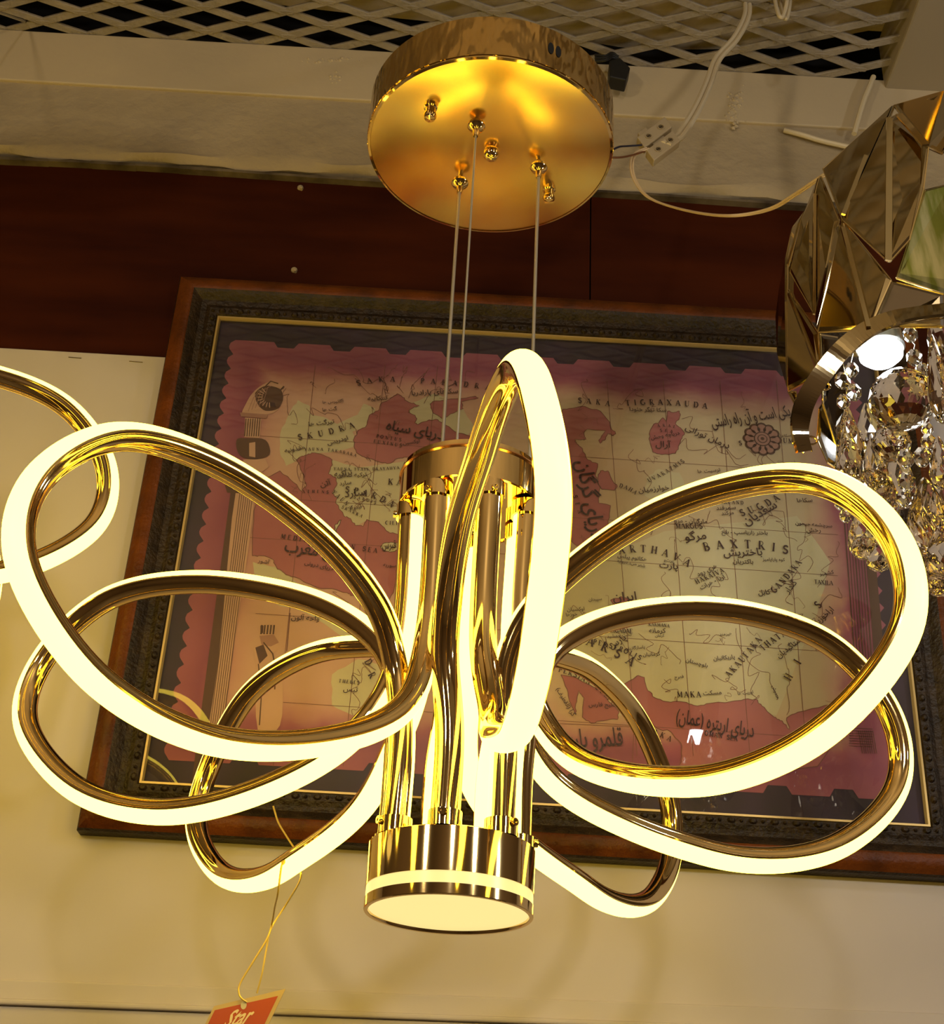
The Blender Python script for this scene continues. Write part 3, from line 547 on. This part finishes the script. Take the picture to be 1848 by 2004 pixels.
for a in [("آگاتیرس ها",(632,792),(673,789)),("گت ها",(632,807),(660,804)),("تیرگت ها",(605,836),(655,830)),("اودریس",(642,873),(682,862)),("مقدونیه",(558,888),(597,880)),("سکاییه",(720,786),(758,784)),("سکاهای پارادریا",(806,775),(897,771)),("دریای سیاه",(755,842),(866,862),30),("اوکسین",(789,872),(822,868)),("ترکیه سفلی",(660,936),(718,934)),("سارد",(665,952),(688,949)),("سارد",(675,975),(716,970)),("لیدیه",(688,1000),(708,996)),("آتن",(628,955),(649,950)),
 ("دریای مغرب",(556,1080),(690,1100),34),("دریای درونی",(596,1106),(652,1118)),("واحه آلون",(570,1214),(625,1217)),("قبرس",(748,1076),(776,1074),22),("تبس",(672,1354),(700,1356)),("آشور",(505,1102),(527,1106)),("سوریه",(750,1110),(775,1112)),("تراکیه",(655,935),(690,930)),
 ("سکا تیگر خئودا",(1232,806),(1304,808)),("دریاچه وحش",(1274,862),(1330,852)),("آرال",(1283,876),(1313,878)),("یکی است و آن راه راستی",(1394,838),(1548,815),34),("سکاها",(1528,858),(1548,856)),("درمان تورانی",(1340,842),(1425,880)),("خوارزمیان",(1250,966),(1310,960)),("ترسیت ها",(1366,928),(1410,924)),("دریای گرگان",(1128,905),(1158,1060),40),("سمرقند",(1402,1000),(1440,998)),("مرکند",(1412,1010),(1436,1008)),("سکاها",(1560,985),(1590,984)),("سرچشمه جیحون",(1556,1028),(1628,1034)),("رخش",(1578,1043),(1606,1043)),("مارگیان - مرو",(1320,1024),(1384,1026)),("مرگو",(1341,1060),(1383,1056)),("سغدیان",(1460,1030),(1522,994)),
 ("باختر زاریاسپ - بلخ",(1412,1046),(1502,1048)),("باختریش",(1416,1090),(1492,1088)),("باکتریان",(1434,1104),(1474,1105)),("کوه پاراپامیز",(1492,1099),(1536,1100)),("هکاتوم پیلس",(1208,1092),(1265,1100)),("شهر صد دروازه",(1208,1101),(1262,1112)),("پرثو",(1299,1100),(1317,1102)),("پارت",(1290,1112),(1326,1116)),("ایران",(1200,1178),(1246,1176)),("هری رود",(1366,1130),(1404,1112)),("آریا - هرات",(1372,1156),(1420,1132)),("کابل",(1484,1166),(1508,1164)),("کشمیر",(1604,1128),(1632,1124)),("گندار",(1542,1164),(1560,1142)),("سپیدان",(1152,1178),(1178,1176)),("اوکسیان",(1110,1198),(1144,1196)),("خوزها",(1108,1208),(1130,1206)),
 ("تخت جمشید",(1188,1250),(1236,1246)),("پارس",(1196,1272),(1226,1252)),("کرمانه",(1270,1240),(1303,1240)),("کرمان",(1282,1248),(1300,1248)),("پاسارگادیان",(1224,1274),(1262,1270)),("کرمانیان",(1258,1286),(1292,1284)),("بلوچستان",(1341,1296),(1384,1308)),("پاریکانیان",(1396,1294),(1438,1290)),("هیرمند",(1408,1246),(1432,1244)),("فهرج",(1320,1330),(1338,1328)),("اوریت ها",(1444,1362),(1474,1358)),("مسکت",(1376,1362),(1412,1360)),("گرا (القطیف)",(1088,1350),(1120,1404)),("خلیج فارس",(1152,1384),(1206,1384)),("دریای اریتره (عمان)",(1322,1414),(1474,1444),34),("قلمرو پارس",(1090,1466),(1220,1460),44),("هندوش",(1510,1344),(1520,1370)),("ستاگیدیان",(1524,1290),(1568,1256)),("اراخوزیه",(1598,1226),(1632,1196))]: atext(*a)
lt.build('map_lettering',INK,pic,smooth=False)
q=MB(); q.box((ix0-.002,YF-.0118,iz0-.002),(ix1+.002,YF-.0102,iz1+.002)); q.build('glass_pane',GLASSP,pic,smooth=False)

# staples and plaster crumbs on the wall
for i,(a,b_) in enumerate((((134,699),(159,701)),((253,707),(279,709)))):
    A=wp(a,Y=YW-.0065); B=wp(b_,Y=YW-.0065); q=MB(); q.tube([A+Vector((0,.002,0)),A,B,B+Vector((0,.002,0))],.0006,6); tag(q.build('staple',SCREW),('left','right')[i]+' staple along the top edge of the cream sheet','staple','staples in the cream sheet')
for px_,lb in (((588,368),'pale plaster plug in the dark wood, upper of the two'),((576,529),'pale plaster plug in the dark wood just above the frame')):
    c=wp(px_,Y=YW); q=MB(); 
    q.lathe([(0,.004),(.0025,.0038),(.0045,.002),(.005,-.001)],9,c,Matrix.Rotation(math.pi/2,3,'X')); q.lathe([(0,.006),(.002,.005),(.0025,-.001)],7,c+Vector((.002,0,-.003)),Matrix.Rotation(math.pi/2,3,'X')); tag(q.build('wall_plug',PLASTER,smooth=False),lb,'plug','wall plugs')

# ------------------------------------------------------------------ price tag on its cord
YT=1.30
def P_(x,y,Y): return wp((x,y),Y=Y)
tg=empty('price_tag',P_(478,1960,YT),'orange-red price tag with cream border hanging on a thin gold cord','tag')
PC,_b=petal_curve(-3)
def pxof(p): d=Vector((p.x,p.y,p.z-EYE)); return 924+F*d.dot(RT)/d.dot(fw), 1002-F*d.dot(UP)/d.dot(fw)
YK=min(((pxof(p)[0]-565)**2+(pxof(p)[1]-1700)**2,p.y) for p in PC[60:])[1]      # where the tube carries the cord
cp=[P_(*a) for a in [(535,1578,YK+.012),(545,1610,YK+.006),(563,1640,YK),(577,1664,YK-.008),(566,1672,YK-.0125),(557,1684,YK-.0135),(551,1696,YK-.015),(544,1748,YK-.013),(538,1775,(YK-.013+YT)/2),(533,1804,YT-.002),(524,1835,YT),(497,1880,YT),(470,1925,YT),(468,1945,YT-.001),(474,1955,YT-.003),(483,1961,YT-.0015)]]
q=MB(); q.tube(spline(cp,5),.00085,6); q.tube(spline([P_(*a) for a in [(557,1684,YK-.0135),(568,1672,YK+.002),(580,1690,YK+.0135),(589,1717,YK+.012),(564,1764,YT+.006),(531,1817,YT+.002),(521,1860,YT+.001),(513,1905,YT+.001),(503,1944,YT+.003)]],5),.00085,6)
q.tube([P_(552,1690,YK-.0145),P_(560,1684,YK-.014)],.0018,6)
q.build('cord',mat('gold_cord',(.62,.45,.10),.4,.3),tg)
TL_,TR_=P_(419,1969,YT),P_(559,1935,YT); R_v=(TR_-TL_); D_v=(P_(526,2004,YT)-TR_).normalized(); Hh=.075
def tagp(u,v,y=0): p=TL_+R_v*u+D_v*(v*Hh); return (p.x,p.y+y,p.z)
q=MB(); q.add([tagp(0,0),tagp(1,0),tagp(1,1),tagp(0,1),tagp(0,0,.0012),tagp(1,0,.0012),tagp(1,1,.0012),tagp(0,1,.0012)],[(0,1,2,3),(7,6,5,4),(0,4,5,1),(1,5,6,2),(2,6,7,3),(3,7,4,0)]); card=q.build('card',mat('tag_cream',(.50,.36,.16),.5),tg,smooth=False)
q=MB(); q.add([tagp(.045,.06,-.0003),tagp(.935,.075,-.0003),tagp(.94,.95,-.0003),tagp(.05,.95,-.0003)],[(0,1,2,3)]); q.build('red_panel',mat('tag_red',(.42,.055,.008),.5),card,smooth=False)
q=MB(); hc=P_(477,1967,YT-.0006); q.add([hc+Vector((math.cos(t)*.0026,0,math.sin(t)*.0036)) for t in [2*math.pi*i/16 for i in range(16)]],[tuple(range(16))]); q.build('tag_hole',mat('hole_cream',(.6,.52,.36),.5),card,smooth=False)
v,f=font_mesh('Star',.35,.02); w_=max(p[0] for p in v)-min(p[0] for p in v); A=P_(434,2011,YT-.0006); Bx=P_(488,2001,YT-.0006)-A; k_=Bx.length/w_; T=Bx.normalized(); U_=Vector((.35,0,1)).normalized()
q=MB(); q.add([A+T*(x*k_)+U_*(y*k_*1.55) for x,y in v],f); q.build('tag_lettering',mat('tag_ink',(.75,.6,.38),.5),card,smooth=False)

# ------------------------------------------------------------------ wiring by the canopy
YC=1.22
con=empty('wire_connector',P_(1275,282,YC),'translucent white two-way screw terminal block beside the gold canopy','connector')
a0=P_(1229,289,YC); ax=(P_(1276,243,YC)-a0); ay=(P_(1285,320,YC)-P_(1240,262,YC)); ax_n=ax.normalized(); 
O=P_(1248,256,YC); U=P_(1292,238,YC)-O; V=P_(1278,318,YC)-O
# block corners from three measured corners
O=P_(1246,275,YC); U=P_(1300,235,YC)-O; V=P_(1279,321,YC)-O; nrm=U.cross(V).normalized(); nrm = nrm if nrm.y<0 else -nrm
def cb(u0,v0,u1,v1,h0,h1,mb):
    c=[O+U*u+V*v for u,v in ((u0,v0),(u1,v0),(u1,v1),(u0,v1))]; mb.add([p+nrm*h0 for p in c]+[p+nrm*h1 for p in c],[(3,2,1,0),(4,5,6,7),(0,1,5,4),(1,2,6,5),(2,3,7,6),(3,0,4,7)])
q=MB(); cb(0,0,1,.45,-.006,.006,q); cb(0,.55,.95,1,-.006,.006,q); cb(.3,.4,.7,.6,-.004,.002,q); cb(.15,-.18,.45,0,-.005,.001,q); body=q.build('terminal_body',CONN,con,smooth=False,bevel=.0012)
for u,v in ((.28,.22),(.72,.22),(.28,.78),(.72,.78)):
    c=O+U*u+V*v+nrm*.006; M=nrm.to_track_quat('Z','Y').to_matrix()
    q=MB(); q.lathe([(.0042,-.001),(.0044,.0012),(.0034,.0012),(.0032,-.001)],16,c,M); cl=q.build('screw_collar',CONN,body)
    q=MB(); q.lathe([(0,.0004),(.0029,.0002),(.0032,-.001)],12,c,M); s1=q.build('terminal_screw',SCREW,body)
    q=MB(); d1=U.normalized(); q.bar(c-d1*.0025+nrm*.0006,c+d1*.0025+nrm*.0006,.0007,.0004,nrm); q.build('screw_slot',BLACK,s1,smooth=False)
def wire(name,pix,r,m,label,cat,n_=6,twin=0):
    q=MB(); pts=[P_(*a) for a in pix]
    if twin:
        for s_ in (-1,1): q.tube(spline([p+Vector((s_*twin,0,-s_*twin*.4)) for p in pts],n_),r,8)
    else: q.tube(spline(pts,n_),r,8)
    return tag(q.build(name,m),label,cat)
YG=1.45
wire('twin_cable',[(1462,-10,1.46),(1462,30,1.44),(1440,75,1.42),(1405,115,1.40),(1388,160,1.38),(1368,205,1.33),(1345,245,1.27),(1328,268,1.235),(1312,275,1.222),(1303,283,1.215)],.0034,WIRE,'thick white twin cable dropping from the grille into the terminal block','cable',8,.0031)
wire('supply_wire',[(1188,300,1.195),(1210,288,1.20),(1228,286,1.21),(1256,284,1.216)],.0012,mat('dark_blue_wire',(.012,.012,.03),.4),'thin dark wire from the gold canopy to the terminal block','wire')
wire('supply_wire',[(1188,308,1.195),(1215,308,1.20),(1240,303,1.21),(1262,296,1.216)],.0012,BROWNW,'thin brown wire below the dark one, canopy to terminal block','wire')
wire('twin_wire',[(1268,290,1.215),(1246,300,1.215),(1237,318,1.216),(1242,350,1.22),(1268,385,1.225),(1320,406,1.225),(1390,420,1.22),(1450,421,1.21),(1510,408,1.19),(1555,382,1.16),(1610,345,1.12),(1650,320,1.12)],.0014,WIRET,'thin clear twin wire sagging from the terminal block to the crystal chandelier','wire',10,.0013)
wire('white_cord',[(1710,150,YW-.033),(1702,170,YW-.034),(1690,200,YW-.034),(1672,262,YW-.034)],.0042,WIRE,'short flat white cord lying down the painted beam at the right','cord')
wire('white_cord',[(1535,255,YW-.018),(1570,264,YW-.022),(1610,276,YW-.022),(1680,292,YW-.022)],.0040,WIRE,'white cord running along the rough plaster behind the crystal chandelier','cord')
wire('cable_loop',[(1515,-25,1.46),(1517,0,1.44),(1524,28,1.43),(1531,34,1.43),(1537,20,1.43),(1541,0,1.43),(1543,-20,1.45)],.0030,WIRE,'white cable loop poking down through the grille at the top edge','cable',8)
wire('cable_loop',[(1526,-25,1.47),(1528,8,1.45),(1536,34,1.44),(1541,34,1.44),(1546,8,1.44),(1547,-20,1.46)],.0030,WIRE,'second white cable loop through the grille, right of the first','cable',8)
# black adaptor plug above the beam at the canopy's right
ad=empty('black_plug',P_(1210,130,YW-.05),'black plug and twisted lead tucked on the beam behind the canopy','plug')
q=MB(); c=[P_(*a) for a in [(1193,118,YW-.06),(1214,112,YW-.06),(1234,132,YW-.06),(1226,157,YW-.06),(1193,150,YW-.06)]]; q.add([p for p in c]+[p+Vector((0,.025,0)) for p in c],[tuple(range(5)),tuple(range(5,10))[::-1]]+[(i,(i+1)%5,5+(i+1)%5,5+i) for i in range(5)]); q.build('plug_body',BLACK,ad,smooth=False,bevel=.002)
q=MB()
for j in range(3): q.tube(spline([P_(1165,108+j*6,YW-.05),P_(1185,110+j*4,YW-.055),P_(1198,104+j*4,YW-.055),P_(1210,112+j*3,YW-.05)],5),.0025,8)
q.build('plug_lead',BLACK,ad)

# ------------------------------------------------------------------ crystal chandelier at the right
BRONZE=mat('bronze_mirror',(.44,.35,.19),.04,1); BRED=mat('bronze_edge',(.75,.6,.32),.12,1); CLEAR=mat('clear_crystal',(1,1,1),0,0,Transmission_Weight=1.0,IOR=1.55); AMBER=mat('champagne_crystal',(1,.92,.80),0,0,Transmission_Weight=1.0,IOR=1.6)
LAMPW=mat('cool_lamp',(.9,.9,.9),.4,0,(.92,.97,1),26); WIREM=mat('chrome_link',(.7,.68,.62),.15,1)
cc=P_(1900,640,1.12)
cr=empty('crystal_chandelier',cc,'bronze mirrored panel chandelier with hanging crystal balls and drops at the right edge','chandelier')
def panel(pts,m=BRONZE,t=.004,fold=None):
    """bevelled mirror plate; pts are (x,y,distance)"""
    c=[P_(*a) for a in pts]; ce=sum(c,Vector())/len(c); nn=Vector()
    for i in range(len(c)): nn+= (c[i]-ce).cross(c[(i+1)%len(c)]-ce)
    nn.normalize(); nn = nn if nn.y<0 else -nn
    inner=[p+(ce-p).normalized()*.0045 for p in c]; k=len(c)
    q=MB(); q.add([p+nn*t/2 for p in inner]+[p-nn*t*.1 for p in c]+[p-nn*t/2 for p in c],[tuple(range(k))]+[(i,(i+1)%k,k+(i+1)%k,k+i) for i in range(k)]+[(k+i,k+(i+1)%k,2*k+(i+1)%k,2*k+i) for i in range(k)]+[tuple(range(2*k,3*k))[::-1]])
    o=q.build('mirror_panel',[m],cr,smooth=False)
    q=MB()
    for i in range(k): q.tube([c[i]-nn*t*.1,c[(i+1)%k]-nn*t*.1],.0009,5)
    q.build('panel_edge',BRED,o); return o
def rod(a,b_,w=.004,m=BRED):
    q=MB(); q.bar(P_(*a),P_(*b_),w,.002,Vector((0,-1,0))); q.build('bevel_strip',m,cr,smooth=False)
V1=(1750,206,1.06);V2=(1611,330,1.06);V3=(1649,430,1.00);V5=(1744,548,.97);V6=(1602,650,1.02);V7=(1700,645,.98);V4=(1818,288,.98)
panel([V2,V1,V3]); panel([V1,(1740,232,1.0),(1738,512,.975),V3]); panel([(1742,230,1.0),(1760,222,1.02),V4,(1808,370,.98),(1780,470,.975),(1742,512,.975)]); panel([V1,(1848,178,1.06),(1905,200,1.05),(1845,300,1.0),V4])
panel([V3,V7,V6]); panel([(1653,436,1.0),V5,(1703,640,.98)]); panel([(1811,372,1.0),(1860,360,1.0),(1880,560,.98),(1848,575,.98),(1755,543,.99)],noisy(mat('green_lit_mirror',(.40,.50,.12),.16,1),(.95,1,.62),30,(3,1,.35),.42,.62))  # green light and bright streaks are put into the last mirror's colour
panel([(1604,345,1.07),(1595,380,1.07),(1594,560,1.06),(1594,615,1.06),(1547,534,1.09),(1571,427,1.10)]); panel([(1606,345,1.06),(1642,430,1.03),(1620,530,1.04),(1597,617,1.06),(1597,380,1.065)])
panel([(1580,408,1.10),(1554,441,1.12),(1541,500,1.13),(1540,532,1.12),(1568,430,1.10)]); panel([(1554,441,1.12),(1528,560,1.15),(1519,625,1.16),(1524,700,1.15),(1543,762,1.13),(1541,590,1.11),(1541,500,1.12)]); panel([(1543,567,1.10),(1601,652,1.05),(1607,732,1.05),(1543,765,1.10)]); panel([(1641,440,1.02),(1597,625,1.05),(1601,648,1.04),(1648,455,1.01)])
panel([(1745,550,.98),(1848,576,.97),(1850,640,.98),(1760,640,1.0),(1704,645,.985)],mat('smoked_mirror',(.25,.2,.14),.3,1))
panel([(1607,655,1.08),(1640,660,1.1),(1660,760,1.12),(1640,880,1.12),(1612,790,1.10)],mat('smoked_grey_mirror',(.28,.26,.24),.06,1))
panel([(1543,766,1.12),(1558,766,1.12),(1569,815,1.12)],BRONZE); panel([(1552,866,1.12),(1565,862,1.12),(1574,886,1.12)],BRONZE)
rod((1741,232,.995),(1739,510,.972),.006); rod((1595,380,1.06),(1594,615,1.055),.003); rod((1650,445,.995),(1700,640,.975),.004); rod((1545,575,1.095),(1600,720,1.05),.0035); rod((1549,570,1.095),(1604,715,1.05),.002); rod((1760,224,.99),(1812,284,.97),.007,GOLD); rod((1651,420,.995),(1695,305,1.02),.004)
# flat curved band (ring) under the panels
q=MB(); ctr=P_(1900,880,1.10); ring=[(1574,884),(1566,850),(1567,820),(1577,785),(1597,750),(1625,712),(1655,678),(1698,645),(1750,622),(1800,612),(1850,606)]
sp_=spline([P_(x,y,1.02-.06*i/10) for i,(x,y) in enumerate(ring)],6)
for i in range(len(sp_)-1): q.bar(sp_[i],sp_[i+1]+(sp_[i+1]-sp_[i])*.15,.017,.003,Vector((.25,-1,.35)).normalized())
bd=q.build('ring_band',BRONZE,cr,smooth=False)
q=MB(); q.tube([p+(ctr-p).normalized()*.009 for p in sp_],.0008,5); q.build('band_edge',BRED,bd)
panel([(1600,860,1.12),(1604,800,1.12),(1630,760,1.12),(1640,800,1.12),(1636,915,1.12),(1620,905,1.12)],mat('grey_mirror',(.42,.42,.42),.08,1))
def lampd(x,y,Y,rx,rz):
    c=P_(x,y,Y); q=MB(); vs_=[]; q.lathe([(0,-.008),(rx*.7,-.006),(rx,0),(rx*.9,.008),(0,.010)],28,c); q.build('lamp_bulb',LAMPW,cr)
lampd(1725,697,1.07,.0200,.01)
point_light(P_(1725,704,1.05), 1.6, (.93,.97,1), .012)
q=MB(); q.lathe([(0,.03),(.020,.028),(.0225,.006),(.021,.004)],28,P_(1725,693,1.07)); q.build('lamp_cup',mat('steel_cup',(.4,.4,.38),.25,.8),cr)
def facet(c,prof,n_,m,name='crystal_drop',tw=0):
    q=MB(); vs_=[]; k=len(prof); rt_=random.random()*3
    for j,(r_,z) in enumerate(prof):
        for i in range(n_):
            a=2*math.pi*(i+(.5 if j%2 else 0))/n_+rt_; vs_.append((c.x+r_*math.cos(a),c.y+r_*math.sin(a),c.z+z))
    fs=[]
    for j in range(k-1):
        for i in range(n_):
            a=j*n_+i; b_=j*n_+(i+1)%n_; c2=(j+1)*n_+i; d2=(j+1)*n_+(i+1)%n_
            if j%2==0: fs+=[(a,b_,c2),(b_,d2,c2)]
            else: fs+=[(a,d2,c2),(a,b_,d2)]
    fs+=[tuple(range(n_))[::-1],tuple((k-1)*n_+i for i in range(n_))]; q.add(vs_,fs); return q.build(name,m,cr,smooth=False)
def kpx(c): return (c-Vector((0,0,EYE))).dot(fw)/F
def ball(x,y,Y,rpx,m=AMBER):
    c=P_(x,y,Y); r=rpx*kpx(c); facet(c,[(r*math.sin(math.radians(t)),r*math.cos(math.radians(t))) for t in (12,32,52,72,90,108,128,148,168)],16,m,'crystal_ball')
def drop(x,y,Y,wpx,hpx,m=AMBER):
    c=P_(x,y,Y); k_=kpx(c); w=wpx*k_/2; h=hpx*k_
    facet(c,[(.12*w,h*.5),(.35*w,h*.38),(.62*w,h*.2),(.85*w,0),(w,-h*.2),(w*.92,-h*.34),(w*.6,-h*.45),(w*.2,-h*.5)],10,m)
ball(1765,782,1.06,64); ball(1700,960,1.10,44); ball(1745,868,1.09,38)
for a in [(1665,860,1.13,50,150),(1760,930,1.14,60,150),(1700,840,1.14,56,120),(1842,640,1.02,60,150),(1730,960,1.10,56,120),(1845,985,1.05,70,150),(1720,1085,1.08,50,70),(1805,1060,1.06,60,120),(1660,890,1.08,56,130),(1712,905,1.10,50,130),(1690,1040,1.09,66,110),(1737,985,1.12,46,90),(1835,740,1.0,46,210),(1842,905,1.02,50,120),(1818,1010,1.04,96,170),(1850,1085,1.03,90,140),(1838,1128,1.04,60,80),(1726,1058,1.12,36,70),(1655,830,1.12,44,70)]: drop(*a)
ball(1838,1140,1.03,26); ball(1690,1072,1.08,24,CLEAR)
def octa(x,y,Y,px,m=CLEAR,flat_=.55):
    c=P_(x,y,Y); r=px*kpx(c)/2*1.15; q=MB(); vs_=[]
    for (s_,yy) in ((.45,-1),(1,-.35),(1,.35),(.45,1)):
        for i in range(8): a=math.pi/8+i*math.pi/4; vs_.append((c.x+r*s_*math.cos(a)*.8,c.y+yy*r*flat_,c.z+r*s_*math.sin(a)))
    q.add(vs_,[tuple(range(8))[::-1]]+[(j*8+i,j*8+(i+1)%8,(j+1)*8+(i+1)%8,(j+1)*8+i) for j in range(3) for i in range(8)]+[tuple(24+i for i in range(8))]); return q.build('crystal_bead',m,cr,smooth=False)
CH=[[(1661,665,26),(1667,724,30),(1649,745,34),(1671,768,34),(1651,786,30)],[(1782,655,32),(1790,700,34),(1806,725,30),(1815,770,26),(1822,800,26),(1815,840,26),(1818,866,34),(1805,895,38)],[(1772,898,38),(1775,943,38),(1768,975,34)],[(1640,700,22),(1735,620,24),(1748,590,26)],[(1700,1000,30),(1646,985,28),(1655,1010,26)]]
for chn in CH:
    prev=None
    for x,y,s_ in chn:
        octa(x,y,1.05,s_)
        if prev:
            A=P_(*prev,1.05); B=P_(x,y,1.05); mdl=(A+B)/2; q=MB(); q.tube([A+(B-A)*.25,mdl+Vector((.002,-.002,0)),A+(B-A)*.75],.0005,5); q.build('chain_link',WIREM,cr)
        prev=(x,y)
for (x,y,r_) in ((1611,755,13),(1587,862,12)):
    q=MB(); c=P_(x,y,1.03); k_=r_*1.35/2760; q.tube([c+Vector((math.cos(t)*k_,0,math.sin(t)*k_*.7)) for t in [2*math.pi*i/14 for i in range(15)]],.001,6); q.build('hook_ring',GOLD,cr)
# the far half of the same fixture, out past the frame
for ch in list(cr.children):
    if ch.name.split('.')[0] in ('mirror_panel','crystal_drop','crystal_ball','ring_band'):
        def half(o,par):
            c=o.copy(); COL.objects.link(c); c.parent=par
            for g in [x for x in o.children]: half(g,c)
            return c
        h_=half(ch,cr); h_.scale.x=-1; h_.location.x=-.03
# stem and ceiling cup, beyond the right edge of the picture
q=MB(); q.lathe([(0,0),(.05,0),(.055,.03),(0,.03)],32,(cc.x+.07,1.16,ZG-.036)); q.tube([(cc.x+.07,1.16,ZG-.03),(cc.x+.07,1.16,EYE+1.02)],.006,10); q.lathe([(0,.03),(.06,.025),(.085,0),(.08,0)],32,(cc.x+.07,1.16,EYE+.97)); q.build('chandelier_stem',GOLD,cr)

# crumbled plaster and peeling paint on the beam
for bx,by,n_,sx_,sy_,lb in ((1438,205,60,14,38,'lumpy plaster scar on the painted beam right of the white twin cable'),(655,118,26,60,5,'flaking white paint along the beam edge left of the gold canopy'),(655,150,16,10,16,'short peeled scratch on the painted beam left of the gold canopy')):
    q=MB()
    for i in range(n_):
        c=wp((bx+random.gauss(0,1)*sx_*.6,by+random.gauss(0,1)*sy_*.5),Y=YW-.0178); r_=random.uniform(.0012,.0042)
        q.lathe([(0,r_*.55),(r_*.6,r_*.4),(r_,-.0005)],5,c,Matrix.Rotation(math.pi/2,3,'X')@Matrix.Rotation(random.random()*3,3,'Z'))
    tag(q.build('plaster_flake',PAINT,smooth=False),lb,'plaster')
